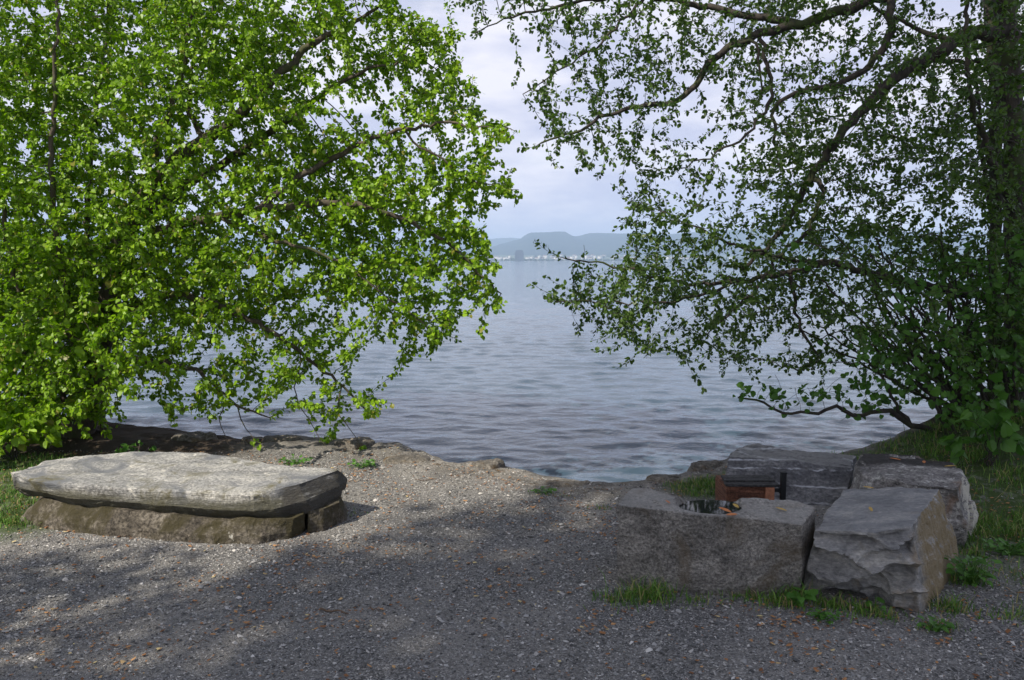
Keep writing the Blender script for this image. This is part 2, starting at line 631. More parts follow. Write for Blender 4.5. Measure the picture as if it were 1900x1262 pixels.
bp = n.new('ShaderNodeBump')
bp.inputs['Strength'].default_value = 0.55
bp.inputs['Distance'].default_value = 0.026
l.new(hs, bp.inputs['Height'])
p = n.new('ShaderNodeBsdfPrincipled')
p.inputs['Base Color'].default_value = (0.036, 0.066, 0.095, 1)
p.inputs['Roughness'].default_value = 0.06
p.inputs['IOR'].default_value = 1.33
l.new(bp.outputs[0], p.inputs['Normal'])
l.new(p.outputs[0], out.inputs['Surface'])
water = link_mesh('lake_water', me, m, loc=(0, 0, WATER_Z))
tag(water, kind='structure')

# ------------------------------------------------------------------ far shore and hills


def ridge(name, D, pts, c1, c2, depth, seed, base_v=486):
    """a wooded ridge at distance D whose crest passes through the given photo points"""
    us = np.linspace(pts[0][0], pts[-1][0], 420)
    vs = np.interp(us, [q[0] for q in pts], [q[1] for q in pts])
    wx = (us - 950) / FPX * D
    crest = np.array([at(u, v, D)[2] for u, v in zip(us, vs)])
    crest = crest + D / 1500 * 0.55 * VNoise(seed)(np.stack([us, us * 0], -1), 0.12, 4, 0.6)
    t = np.linspace(-1, 1, 60)[:, None]
    prof = np.cos(t * math.pi / 2) ** 1.3
    Y = D + t * depth
    Z = -3 + (crest[None] + 3) * prof
    X = np.repeat(wx[None], 60, 0)
    Yg = np.repeat(Y, len(us), 1)
    Z = Z + 9 * VN(np.stack([X, Yg], -1), 0.008, 5, 0.6) * prof
    me_ = raw_mesh(name, np.stack([X, Yg, Z], -1).reshape(-1, 3), grid_faces(60, len(us)), np.full(59 * (len(us) - 1), 4))
    m_, n_, l_, o_ = new_mat(name)
    tc_ = n_.new('ShaderNodeTexCoord')
    f_ = tex_noise(n_, l_, tc_.outputs['Object'], 0.012, 6, 0.65)
    c_ = mixc(n_, l_, mrange(n_, l_, f_, 0.4, 0.6), c1, c2)
    p_ = n_.new('ShaderNodeBsdfPrincipled')
    p_.inputs['Roughness'].default_value = 1.0
    p_.inputs['Specular IOR Level'].default_value = 0.0
    l_.new(c_, p_.inputs['Base Color'])
    l_.new(p_.outputs[0], o_.inputs['Surface'])
    return tag(link_mesh(name, me_, m_), kind='structure')


ridge('hills', 5600, [(-300, 470), (200, 462), (500, 458), (700, 466), (840, 470), (900, 464), (935, 452), (965, 444), (975, 436), (985, 432.5), (1030, 431), (1048, 432), (1056, 438), (1066, 440),
                      (1076, 437), (1090, 433), (1120, 434), (1180, 433), (1240, 436), (1330, 428), (1420, 424), (1500, 430), (1600, 438), (1720, 428), (1900, 436), (2300, 440)],
      (0.016, 0.028, 0.028), (0.035, 0.05, 0.04), 1500, 31)
ridge('far_hills', 7800, [(-300, 440), (100, 430), (400, 436), (620, 440), (760, 448), (860, 447), (905, 444), (950, 441), (1010, 446), (1100, 440), (1200, 440), (1400, 434), (1700, 440), (2300, 436)],
      (0.02, 0.03, 0.03), (0.035, 0.05, 0.04), 1200, 33)

# low land of the far shore, with its wooded strip
lx = np.linspace(-3300, 3300, 160)
ly = np.linspace(3000, 4700, 24)
LX, LY = np.meshgrid(lx, ly)
lz = -3 + smoothstep(3000, 3040, LY + 14 * VN(np.stack([LX, LY], -1), 0.01, 3)) * 3.6 + smoothstep(3300, 4700, LY) * 32
me = raw_mesh('far_shore', np.stack([LX, LY, lz], -1).reshape(-1, 3), grid_faces(24, 160), np.full(23 * 159, 4))
far_land = link_mesh('far_shore', me, plain_mat('far_fields', (0.06, 0.085, 0.035), 1.0, 0, 0.5, 0.02))
tag(far_land, kind='structure')


def box_arrays(cx, cy, cz, sx, sy, sz):
    v = np.array([(x, y, z) for z in (0, 1) for y in (-.5, .5) for x in (-.5, .5)], float) * (sx, sy, sz) + (cx, cy, cz)
    f = np.array([(0, 2, 3, 1), (4, 5, 7, 6), (0, 1, 5, 4), (2, 6, 7, 3), (0, 4, 6, 2), (1, 3, 7, 5)])
    return v, f


class Parts:
    def __init__(self): self.v, self.f, self.m, self.k = [], [], [], 0

    def box(self, cx, cy, cz, sx, sy, sz, mi=0, rot=0.0):
        v, f = box_arrays(0, 0, cz, sx, sy, sz)
        if rot:
            c_, s_ = math.cos(rot), math.sin(rot)
            v = np.stack([v[:, 0] * c_ - v[:, 1] * s_, v[:, 0] * s_ + v[:, 1] * c_, v[:, 2]], -1)
        v = v + (cx, cy, 0)
        self.v.append(v)
        self.f.append(f + self.k)
        self.m += [mi] * len(f)
        self.k += len(v)
        return self

    def mesh(self, name):
        f = np.concatenate(self.f)
        return raw_mesh(name, np.concatenate(self.v), f, np.full(len(f), 4), self.m)


M_WHITE = plain_mat('white_render', (0.60, 0.59, 0.57), 0.8, 0, 0.08, 0.3)
M_GREYW = plain_mat('grey_render', (0.42, 0.41, 0.40), 0.8, 0, 0.1, 0.3)
M_ROOF = plain_mat('roof_tiles', (0.16, 0.09, 0.07), 0.9, 0, 0.2, 0.4)
M_PANE = plain_mat('dark_window', (0.04, 0.05, 0.06), 0.2, 0, 0.1, 1)
M_TOWER = plain_mat('dark_cladding', (0.035, 0.042, 0.055), 0.6, 0, 0.2, 0.2)


def building(name, w, d, floors, wall, gable, parent_loc):
    pt = Parts().box(0, 0, 0, w, d, floors * 3.0)
    nw = max(2, int(w / 3.2))
    for fl in range(floors):
        for k in range(nw):
            pt.box(-w / 2 + (k + .5) * w / nw, -d / 2 - 0.02, fl * 3.0 + 0.9, w / nw * 0.5, 0.12, 1.4, 1)
    if gable:
        h = floors * 3.0
        v = np.array([(-w / 2 - .4, -d / 2 - .4, h), (w / 2 + .4, -d / 2 - .4, h), (w / 2 + .4, d / 2 + .4, h), (-w / 2 - .4, d / 2 + .4, h), (-w / 2 - .4, 0, h + 3.4), (w / 2 + .4, 0, h + 3.4)])
        pt.v.append(v)
        f = np.array([(0, 1, 5, 4), (2, 3, 4, 5), (0, 4, 3, 3), (1, 2, 5, 5)])
        # triangles given as separate small quads through the ridge midpoint
        f = np.array([(0, 1, 5, 4), (2, 3, 4, 5)])
        pt.f.append(f + pt.k)
        pt.m += [2, 2]
        pt.k += 6
        pt.box(0, 0, h, w - 1, 0.6, 3.0, 2)
    else:
        pt.box(0, 0, floors * 3.0, w + .5, d + .5, 0.5, 2)
        pt.box(w * .2, 0, floors * 3.0 + 0.5, w * .2, d * .3, 1.8, 0)
    return pt.mesh(name), wall


protos = []
for (w, d, fl, wall, gb) in ((15, 12, 5, M_WHITE, False), (20, 12, 4, M_WHITE, False), (12, 11, 3, M_WHITE, True), (10, 10, 6, M_WHITE, False), (16, 11, 3, M_GREYW, True)):
    me_, wl_ = building('far_building', w, d, fl, wall, gb, None)
    for mm in (wl_, M_PANE, M_ROOF): me_.materials.append(mm)
    protos.append(me_)
brn = np.random.default_rng(4)


def far_building(u, D, z, k, label, group):
    o = bpy.data.objects.new('far_building', protos[k])
    o.location = ((u - 950) / FPX * D, D, z)
    o.rotation_euler = (0, 0, brn.uniform(-0.35, 0.35))
    col.objects.link(o)
    tag(o, label, 'building', group)


u = 902.0
while u < 948:
    far_building(u, 3060 + brn.uniform(0, 60), 0.3, int(brn.choice([0, 1, 3, 3, 0])), 'small white block of flats on the far shore left of the dark tower', 'white flats left of the dark tower')
    u += 3 + brn.exponential(2.6)
u = 979.0
while u < 1105:
    far_building(u, 3070 + brn.uniform(0, 130), 0.4, int(brn.choice([0, 1, 2, 3, 4, 2])), 'tiny pale building on the far shore right of the dark tower', 'pale buildings right of the dark tower')
    u += 3 + brn.exponential(3.4)
u = 1010.0
while u < 1190:
    D_ = 3600 + brn.uniform(0, 500)
    far_building(u, D_, 0.6 + float(smoothstep(3300, 4700, D_)) * 32, int(brn.choice([1, 2, 4, 2])), 'tiny pale house on the slope above the far shore', 'pale houses on the far slope')
    u += brn.uniform(6, 16)
u = 1112.0
while u < 1720:
    far_building(u, 3080 + brn.uniform(0, 160), 0.4, int(brn.choice([0, 1, 2, 3, 4])), 'tiny pale building on the far shore seen through the branches on the right', 'far buildings behind the right tree')
    u += brn.uniform(9, 30)
tw = Parts().box(0, 0, 0, 33, 26, 30).box(0, 0, 30, 29, 22, 7).box(0, 0, 37, 22, 16, 2)
for fl in range(9):
    for k in range(8): tw.box(-14 + k * 4, -13.04, 1.2 + fl * 3.2, 2.6, 0.14, 1.5, 1)
me = tw.mesh('dark_tower')
tow = link_mesh('dark_tower', me, [M_TOWER, M_PANE], loc=((963.5 - 950) / FPX * 3040, 3040, 0.2), smooth=False)
tag(tow, 'dark square tower block rising above the white flats on the far shore', 'building')

# wooded strip along the far shore: one mass of crowns
tv, tf, k = [], [], 0
ico = bpy.data.meshes.new('tmp')
import bmesh
bm = bmesh.new()
bmesh.ops.create_icosphere(bm, subdivisions=2, radius=1)
bm.to_mesh(ico)
bm.free()
iv = np.array([v.co[:] for v in ico.vertices])
itf = np.array([p_.vertices[:] for p_ in ico.polygons])
for i in range(900):
    X = brn.uniform(-1900, 2000)
    Y = 3022 + brn.exponential(26) if i < 650 else 3150 + brn.uniform(0, 900)
    gz_ = 0.3 + float(smoothstep(3300, 4700, Y)) * 32
    h = brn.uniform(2.5, 6.5) if i < 650 else brn.uniform(6, 12)
    w = h * brn.uniform(0.7, 1.6)
    j = iv * (1 + 0.25 * VN(iv * 2 + i, 1.3, 2))[:, None]
    tv.append(j * (w, w, h * .6) + (X, Y, gz_ + h * 0.5))
    tf.append(itf + k)
    k += len(iv)
tf = np.concatenate(tf)
me = raw_mesh('far_woods', np.concatenate(tv), tf, np.full(len(tf), 3))
fw = link_mesh('far_woods', me, plain_mat('far_trees', (0.03, 0.05, 0.025), 1.0, 0, 0.4, 0.05))
tag(fw, 'dark strip of trees along the far shore below the buildings', 'woods', kind='stuff')

# ------------------------------------------------------------------ rocks


def loft(name, levels, per_seg=None, subs=None, cap_rings=30, disp=None, inset_bottom=True):
    """levels: closed outlines (same point count), top first; returns a displaced rock mesh"""
    L = [np.asarray(q, float) for q in levels]
    if per_seg is None:
        seg = np.linalg.norm(np.roll(L[0], -1, 0) - L[0], axis=1)
        per_seg = np.maximum(2, (seg / 0.0095).astype(int))

    def resample(P):
        o = []
        for i in range(len(P)):
            a, b = P[i], P[(i + 1) % len(P)]
            t = np.arange(per_seg[i]) / per_seg[i]
            o.append(a + (b - a) * t[:, None])
        return np.concatenate(o)
    L = [resample(q) for q in L]
    n_ = len(L[0])
    ringsL = []
    c0 = L[0].mean(0)
    for k in range(cap_rings):
        t = (k + 0.02) / cap_rings
        ringsL.append(c0 + (L[0] - c0) * t)
    ringsL.append(L[0])
    for a, b in zip(L[:-1], L[1:]):
        s = max(2, int(np.linalg.norm(b - a, axis=1).mean() / 0.0095)) if subs is None else subs
        for k in range(1, s + 1): ringsL.append(a + (b - a) * k / s)
    cb = L[-1].mean(0)
    for k in range(4, -1, -1): ringsL.append(cb + (L[-1] - cb) * (k + 0.05) / 5)
    V = np.stack(ringsL)
    shp = V.shape
    # surface normals by differences
    du = np.roll(V, -1, 1) - np.roll(V, 1, 1)
    dv = np.gradient(V, axis=0)
    nr = np.cross(du, dv)
    nr /= np.maximum(np.linalg.norm(nr, axis=-1, keepdims=True), 1e-9)
    # blur the normals a little so corners do not tear
    for _ in range(2):
        nr = nr + np.roll(nr, 1, 1) + np.roll(nr, -1, 1)
        nr[1:-1] = nr[1:-1] + 0.5 * (nr[:-2] + nr[2:])
        nr /= np.maximum(np.linalg.norm(nr, axis=-1, keepdims=True), 1e-9)
    cc = V.mean((0, 1))
    if ((V - cc) * nr).sum() < 0: nr = -nr
    if disp is not None: V = disp(V, nr)
    faces = grid_faces(shp[0], n_, closed=True)
    return raw_mesh(name, V.reshape(-1, 3), faces, np.full(len(faces), 4))


def vor_f1(p, scale, seed):
    """3D cell distance for conchoidal scallops (vectorised)"""
    p = p * scale
    f = np.floor(p).astype(np.int64)
    best = np.full(p.shape[:-1], 9.0)
    r = np.random.default_rng(seed).random((4096, 3))
    for dx in (-1, 0, 1):
        for dy in (-1, 0, 1):
            for dz in (-1, 0, 1):
                c_ = f + (dx, dy, dz)
                h = ((c_[..., 0] * 73856093) ^ (c_[..., 1] * 19349663) ^ (c_[..., 2] * 83492791)) & 4095
                d_ = np.linalg.norm(c_ + r[h] - p, axis=-1)
                best = np.minimum(best, d_)
    return best


def cell_facet(p, scale, seed):
    """flat chips: every cell is a small plane tilted its own way, meeting its neighbours in sharp edges"""
    p = p * scale + 0.25 * VN2(p, scale * 0.8, 2)[..., None]
    f = np.floor(p).astype(np.int64)
    rg = np.random.default_rng(seed)
    r, tl = rg.random((4096, 3)), rg.normal(0, 1.0, (4096, 3))
    best = np.full(p.shape[:-1], -9.0)
    for dx in (-1, 0, 1):
        for dy in (-1, 0, 1):
            for dz in (-1, 0, 1):
                c_ = f + (dx, dy, dz)
                h = ((c_[..., 0] * 73856093) ^ (c_[..., 1] * 19349663) ^ (c_[..., 2] * 83492791)) & 4095
                q = p - (c_ + r[h])
                v_ = (q * tl[h]).sum(-1) * 0.8 - 1.1 * (q ** 2).sum(-1)
                best = np.maximum(best, v_)
    return best


def block(name, top, bot, mid_push=0.0, rnd=0.012, disp=None, chamfer=0.02):
    """rock block from a top outline and a bottom outline with a slightly worn upper edge"""
    top, bot = np.asarray(top, float), np.asarray(bot, float)
    c_ = top.mean(0)
    inner = top.copy()
    dv = c_ - top
    dl = np.linalg.norm(dv[:, :2], axis=1, keepdims=True)
    inner[:, :2] += dv[:, :2] / dl * chamfer
    mid = top + (bot - top) * 0.10
    top2 = top.copy()
    top2[:, 2] -= chamfer * 0.45
    mid2 = top * 0.45 + bot * 0.55
    cm = mid2.mean(0)
    mid2[:, :2] += (mid2 - cm)[:, :2] * mid_push
    return loft(name, [inner, top2, mid, mid2, bot], disp=disp)


def std_disp(big=0.02, small=0.006, seed=1, sc_=3.0, extra=None, strat=None, facet=0.010):
    vn = VNoise(seed)

    def f(V, nr):
        dd = big * vn(V, sc_, 4, 0.5) + small * vn(V, sc_ * 6, 4, 0.6)
        if strat is not None:
            st, amp = strat
            dd = dd + amp * vn(V * st, 1.0, 4, 0.6)
        dd = dd + facet * (cell_facet(V, 5.5, seed) + 0.5 * cell_facet(V + 3, 12.0, seed + 1))
        O = V + nr * dd[..., None]
        if extra is not None: O = extra(O, nr, V)
        return O
    return f


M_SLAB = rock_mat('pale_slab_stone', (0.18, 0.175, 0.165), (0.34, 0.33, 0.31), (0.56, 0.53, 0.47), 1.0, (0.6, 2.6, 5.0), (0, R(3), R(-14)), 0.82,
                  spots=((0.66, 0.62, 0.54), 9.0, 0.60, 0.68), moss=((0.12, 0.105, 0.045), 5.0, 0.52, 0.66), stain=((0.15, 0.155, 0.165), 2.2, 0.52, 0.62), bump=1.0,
                  zones=[(2, 0.36, 0.30, (0.24, 0.24, 0.24), 0.0, -0.97), (2, 0.262, 0.20, (0.075, 0.070, 0.042), 0.88, 0.75), (0, 0.38, 0.44, (0.07, 0.064, 0.054), 0.92, 0.7), (0, -2.0, -1.9, (0.23, 0.235, 0.24), 0.7, -0.93)])  # zones: side darker low down and at the right end, top greyer
M_PLINTH = rock_mat('mossy_plinth', (0.035, 0.030, 0.024), (0.10, 0.085, 0.066), (0.26, 0.23, 0.19), 1.8, (1, 1, 1), (0, 0, 0), 0.92,
                    spots=((0.55, 0.53, 0.47), 7.0, 0.66, 0.70), moss=((0.05, 0.042, 0.02), 3.2, 0.46, 0.58), bump=1.0, gcon=(0.35, 1.7))
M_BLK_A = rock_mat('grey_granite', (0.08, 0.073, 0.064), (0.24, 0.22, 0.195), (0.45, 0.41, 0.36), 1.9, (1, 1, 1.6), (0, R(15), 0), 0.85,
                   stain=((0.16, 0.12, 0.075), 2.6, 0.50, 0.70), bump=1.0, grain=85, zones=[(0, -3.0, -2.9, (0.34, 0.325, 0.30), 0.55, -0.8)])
M_BLK_B = rock_mat('smooth_schist', (0.09, 0.088, 0.088), (0.25, 0.24, 0.228), (0.50, 0.465, 0.41), 1.2, (1, 1.6, 4.0), (R(12), R(20), 0), 0.7,
                   stain=((0.26, 0.19, 0.11), 2.4, 0.56, 0.74), bump=0.7, grain=45, gcon=(0.78, 1.22),
                  zones=[(0, 0.12, 0.20, (0.24, 0.17, 0.075), 0.8, 0.5), (2, 0.30, 0.37, (0.15, 0.155, 0.165), 0.6, -0.85)])
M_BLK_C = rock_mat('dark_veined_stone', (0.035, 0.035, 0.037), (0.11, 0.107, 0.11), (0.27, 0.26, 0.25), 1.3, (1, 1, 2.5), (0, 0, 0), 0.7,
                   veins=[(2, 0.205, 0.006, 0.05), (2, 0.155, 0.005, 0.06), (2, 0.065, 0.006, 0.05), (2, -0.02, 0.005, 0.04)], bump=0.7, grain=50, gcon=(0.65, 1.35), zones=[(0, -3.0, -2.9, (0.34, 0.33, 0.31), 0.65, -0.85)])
M_BLK_D = rock_mat('brown_grey_stone', (0.075, 0.068, 0.064), (0.20, 0.185, 0.172), (0.38, 0.35, 0.32), 1.3, (1, 1, 2.0), (0, R(10), 0), 0.8,
                   spots=((0.5, 0.48, 0.44), 16.0, 0.56, 0.64), stain=((0.24, 0.14, 0.08), 3.0, 0.58, 0.7), bump=0.8,
                  zones=[(1, 0.02, 0.10, (0.025, 0.022, 0.02), 0.9, -0.7), (0, 0.10, 0.2, (0.62, 0.57, 0.47), 0.85, 0.5)])
M_SHORE = rock_mat('shore_rock', (0.05, 0.043, 0.036), (0.14, 0.125, 0.105), (0.28, 0.25, 0.21), 1.6, (1, 1, 2), (0, 0, 0), 0.8,
                   moss=((0.10, 0.06, 0.02), 4.0, 0.52, 0.64), bump=0.9)


def to_local(me_, origin):
    nv = len(me_.vertices)
    co = np.empty(nv * 3, np.float32)
    me_.vertices.foreach_get('co', co)
    co = co.reshape(-1, 3) - np.asarray(origin, np.float32)
    me_.vertices.foreach_set('co', co.ravel())
    me_.update()


def rock_obj(name, me_, mat, origin, parent=None):
    to_local(me_, origin)
    o = link_mesh(name, me_, mat, parent, loc=None if parent else origin, smooth=False)
    return o


# --- the long slab on its plinth (left)
# outline of the top surface: front edge from left tip to right corner, then the back edge home
top_pts = [on(20, 878, .27), on(60, 893, .275), on(130, 899, .28), on(210, 906, .275), (on(300, 911, .27)), on(400, 917, .265), on(470, 921, .26), on(500, 913, .27),
           on(555, 898, .29), on(606, 880, .30), on(626, 874, .30), on(560, 868, .31), on(500, 862, .31), on(440, 851, .31), on(370, 844, .31), on(300, 842, .31), on(235, 841, .31), on(160, 848, .30), on(80, 857, .29), on(70, 868, .28)]
bot_pts = [on(52, 916, .145), on(90, 925, .14), on(140, 938, .135), on(210, 944, .13), on(300, 953, .12), on(400, 960, .11), on(480, 963, .105), on(520, 962, .105),
           on(580, 948, .12), on(632, 920, .15), on(638, 905, .16), on(560, 885, .15), on(500, 878, .15), on(440, 868, .15), on(370, 862, .15), on(300, 860, .15), on(235, 860, .15), on(160, 868, .15), on(90, 880, .15), on(70, 890, .15)]
top_pts, bot_pts = np.array(top_pts), np.array(bot_pts)
mid_pts = top_pts * 0.45 + bot_pts * 0.55
mc = mid_pts.mean(0)
mid_pts[:9, 1] -= 0.035
mid_pts[9:11, 0] += 0.03
mid_pts[0, 0] -= 0.01
inner = top_pts.copy()
inner[:, :2] += (mc - inner)[:, :2] * 0.02
inner[:, 2] += 0.006


def slab_extra(O, nr, V):
    side = 1 - np.abs(nr[..., 2:3])
    layer = VN(np.stack([V[..., 0] * 1.2, V[..., 1] * 1.5, V[..., 2] * 18], -1), 1.0, 3)
    O = O + nr * side * 0.012 * layer[..., None]
    nick = smoothstep(0.25, 0.5, VN2(V, 5.0, 3))
    O[..., 2] -= 0.010 * nick * (nr[..., 2] > 0.4)
    return O


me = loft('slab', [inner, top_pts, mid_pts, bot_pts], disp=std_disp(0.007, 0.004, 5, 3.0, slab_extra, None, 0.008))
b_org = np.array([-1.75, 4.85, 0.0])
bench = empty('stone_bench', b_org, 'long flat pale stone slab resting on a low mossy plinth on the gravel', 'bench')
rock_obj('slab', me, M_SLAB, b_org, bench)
pt_ = np.array([on(85, 925, .145), on(140, 940, .14), on(220, 948, .135), on(320, 958, .125), on(420, 965, .115), on(500, 966, .11), on(545, 962, .11), on(562, 955, .12), on(566, 930, .13), on(500, 890, .13), on(300, 880, .13), on(110, 890, .13)])
pb_ = np.array([on(38, 966, 0.0), on(110, 985, 0.0), on(200, 995, -.0), on(300, 1000, -.0), on(400, 1008, -.0), on(480, 1008, -.0), on(540, 998, -.0), on(566, 985, -.0), on(572, 950, -.0), on(500, 910, -.0), on(300, 898, -.0), on(80, 915, -.0)])
pl_ = pb_.copy()
pl_[:, 2] = -0.08
pm_ = pt_ * 0.35 + pb_ * 0.65
pm_[:8, 1] -= 0.012
me = loft('plinth', [pt_, pm_, pb_, pl_], disp=std_disp(0.022, 0.007, 9, 4.0))
rock_obj('plinth', me, M_PLINTH, b_org, bench)
pt_ = np.array([on(573, 950, .12), on(600, 944, .125), on(630, 932, .14), on(628, 918, .14), on(590, 915, .13), on(574, 925, .12)])
pb_ = np.array([on(570, 990, 0.0), on(598, 984, 0), on(642, 966, 0), on(642, 950, 0), on(600, 935, 0), on(572, 950, 0)])
pl_ = pb_.copy()
pl_[:, 2] = -0.06
me = loft('plinth_block', [pt_, (pt_ + pb_) / 2, pb_, pl_], disp=std_disp(0.018, 0.006, 10, 5.0), cap_rings=12)
o = rock_obj('plinth_block', me, M_PLINTH, b_org, bench)
o['label'] = 'small yellow-lichened end block of the plinth'

# --- fire place of four boulders (right)
# block A: front left, with a hollow holding rain water
A_top = [on(1144, 937, .43), on(1215, 945, .42), on(1310, 958, .40), on(1400, 963, .385), on(1488, 974, .37), on(1512, 942, .39), on(1470, 929, .41), on(1380, 925, .42), on(1262, 920, .435), on(1205, 907, .44), on(1172, 905, .445)]
A_bot = [on(1150, 1106, -.06), on(1215, 1118, -.06), on(1310, 1124, -.06), on(1400, 1128, -.06), on(1482, 1120, -.06), on(1512, 1070, -.06), on(1470, 1050, -.06), on(1380, 1048, -.06), on(1262, 1040, -.06), on(1205, 1030, -.06), on(1166, 1034, -.06)]
bowl = on(1316, 936, .41)
BW, BD = 0.170, 0.115


def a_extra(O, nr, V):
    r = np.hypot((V[..., 0] - bowl[0]) / BW, (V[..., 1] - bowl[1] - 0.1 * (V[..., 0] - bowl[0])) / BD)
    r = r + 0.30 * VN(V, 8, 3)
    O[..., 2] -= 0.055 * smoothstep(1.08, 0.55, r) * (V[..., 2] > 0.33)
    return O


me = block('block', A_top, A_bot, 0.01, disp=std_disp(0.009, 0.006, 14, 4.0, a_extra, None, 0.006), chamfer=0.007)
a_org = np.array([0.95, 4.0, 0.0])
fa = rock_obj('boulder_with_hollow', me, M_BLK_A, a_org)
tag(fa, 'grey granite block with a rain-filled hollow in its top, nearest the gravel path', 'boulder')
# rain water in the hollow
th = np.linspace(0, 2 * math.pi, 40, endpoint=False)
pv = np.stack([bowl[0] - a_org[0] + BW * (1 + 0.07 * np.sin(3 * th + 1) + 0.04 * np.sin(5 * th)) * np.cos(th), bowl[1] - a_org[1] + BD * 1.0 * np.sin(th) + 0.1 * BW * np.cos(th), np.full(40, bowl[2] - 0.012)], -1)
me = raw_mesh('puddle', pv, np.arange(40), [40])
m, n, l, out = new_mat('rain_water')
p = n.new('ShaderNodeBsdfPrincipled')
p.inputs['Base Color'].default_value = (0.012, 0.013, 0.014, 1)
p.inputs['Roughness'].default_value = 0.045
p.inputs['IOR'].default_value = 1.4
l.new(p.outputs[0], out.inputs['Surface'])
pud = link_mesh('puddle', me, m, fa, smooth=False)

# block B: front right, scalloped front, rough yellow right face
B_top = [on(1514, 986, .345), on(1560, 990, .36), on(1625, 992, .375), on(1692, 978, .395), on(1716, 945, .40), on(1742, 908, .405), on(1650, 905, .40), on(1566, 910, .385), on(1540, 945, .36)]
B_bot = [on(1493, 1108, -.03), on(1560, 1122, -.05), on(1640, 1132, -.05), on(1706, 1162, -.05), on(1745, 1120, -.05), on(1782, 1062, -.05), on(1690, 1030, -.05), on(1580, 1030, -.05), on(1512, 1060, -.05)]


def b_extra(O, nr, V):
    front = smoothstep(0.3, 0.8, -nr[..., 1]) * smoothstep(0.42, 0.34, V[..., 2]) * smoothstep(0.7, 0.2, nr[..., 0])
    P = V * [1.0, 1.0, 2.0] + 0.05 * VN(V, 5, 2)[..., None]
    f1 = vor_f1(P, 5.4, 3)
    f2 = vor_f1(P + 5, 9.0, 7)
    O = O + nr * (front * (0.24 * np.minimum(f1, 0.75) ** 2 + 0.03 * np.minimum(f2, 1) ** 1.5 - 0.075) * smoothstep(1.98, 1.80, V[..., 0]))[..., None]
    # undercut at the foot on the right
    right = smoothstep(0.2, 0.8, nr[..., 0])
    st = VN(np.stack([V[..., 0] * 4, V[..., 1] * 9, V[..., 2] * 3], -1), 3.0, 3)
    O = O + nr * (right * 0.014 * st)[..., None]
    # the dark wedge under the front face
    wedge = smoothstep(0.10, 0.02, V[..., 2] - 0.25 * (V[..., 0] - 1.45) * -0.6 - 0.04) * front
    O[..., 1] += 0.05 * wedge
    return O


me = block('block', B_top, B_bot, 0.03, disp=std_disp(0.012, 0.005, 23, 3.0, b_extra, None, 0.009), chamfer=0.007)
fb = rock_obj('boulder', me, M_BLK_B, (1.75, 3.95, 0.0))
tag(fb, 'grey boulder with a chipped scalloped front and yellowish right side', 'boulder')

# block C: rear left, dark with white veins
C_top = [at(1352, 848, 5.35), at(1420, 852, 5.33), at(1500, 859, 5.3), at(1580, 871, 5.28), at(1588, 844, 5.62), at(1530, 838, 5.68), at(1450, 834, 5.7), at(1405, 825, 5.75), at(1368, 830, 5.7)]
C_bot = [at(1342, 925, 5.22), at(1420, 945, 5.15), at(1490, 960, 5.05), at(1560, 975, 4.95), at(1600, 950, 5.6), at(1530, 935, 5.8), at(1450, 930, 5.85), at(1400, 925, 5.85), at(1350, 920, 5.8)]
for q in C_bot: q[2] = -0.02
me = block('block', C_top, C_bot, 0.0, disp=std_disp(0.026, 0.008, 35, 3.6, None, ((2, 2, 12), 0.016)), chamfer=0.012)
fc = rock_obj('boulder', me, M_BLK_C, (1.85, 5.4, 0.06))
tag(fc, 'dark rock crossed by thin white veins, rear left of the fire place against the water', 'boulder')

# block D: rear right, with a speckled white right face
D_top = [at(1588, 862, 4.95), at(1600, 880, 4.72), at(1690, 895, 4.45), at(1782, 905, 4.28), at(1786, 880, 4.6), at(1770, 859, 5.0), at(1690, 846, 5.12), at(1604, 843, 5.15)]
D_bot = [on(1580, 975, -.03), on(1600, 1010, -.03), on(1690, 1030, -.03), on(1788, 1024, -.03), on(1806, 985, -.03), on(1780, 950, -.03), on(1690, 935, -.03), on(1600, 935, -.03)]
me = block('block', D_top, D_bot, 0.05, disp=std_disp(0.030, 0.009, 44, 3.4, None, ((2, 2, 9), 0.018)), chamfer=0.012)
fd = rock_obj('boulder', me, M_BLK_D, (2.4, 4.8, 0.0))
tag(fd, 'brownish boulder with a dark damp top and white speckled right face', 'boulder')

# --- iron fire grate between the boulders
M_RUST = rock_mat('rusty_iron', (0.05, 0.024, 0.016), (0.16, 0.066, 0.038), (0.30, 0.13, 0.075), 2.5, (1, 1, 6), (0, 0, 0), 0.8, bump=0.6, grain=120)
M_IRON = plain_mat('black_iron', (0.012, 0.012, 0.013), 0.55, 0.3, 0.3, 40)
M_CHAR = rock_mat('charred_timber', (0.02, 0.019, 0.018), (0.05, 0.047, 0.045), (0.10, 0.095, 0.09), 2.5, (1, 6, 6), (0, 0, 0), 0.8, bump=0.8)
g0 = at(1375, 925, 4.75)
GZ = 0.0
grate = empty('fire_grate', (g0[0], 4.75, 0.0), 'rusty slatted fire box under charred boards with a black iron upright between the boulders', 'grate')
pt = Parts()
bw = (1418 - 1336) / FPX * 4.7
zt = at(1375, 896, 4.65)[2]
hb = 0.30
nsl = 16
for k in range(nsl):          # stacked thin slats, each a little proud or set back
    zz = zt - hb + k * hb / nsl
    j = RNG.uniform(-0.003, 0.003)
    pt.box(-0.008 + j, -0.05, zz, bw, 0.26, hb / nsl * 0.86, 0)
pt.box(-0.008, -0.05, zt - hb, bw - 0.012, 0.245, hb - 0.004, 0)
me = pt.mesh('slat_box')
slb = link_mesh('slat_box', me, M_RUST, grate, smooth=False)
me = Parts().box(bw / 2 + 0.004, -0.06, zt - hb, 0.05, 0.27, hb - 0.002, 0, 0.0).mesh('lit_corner')
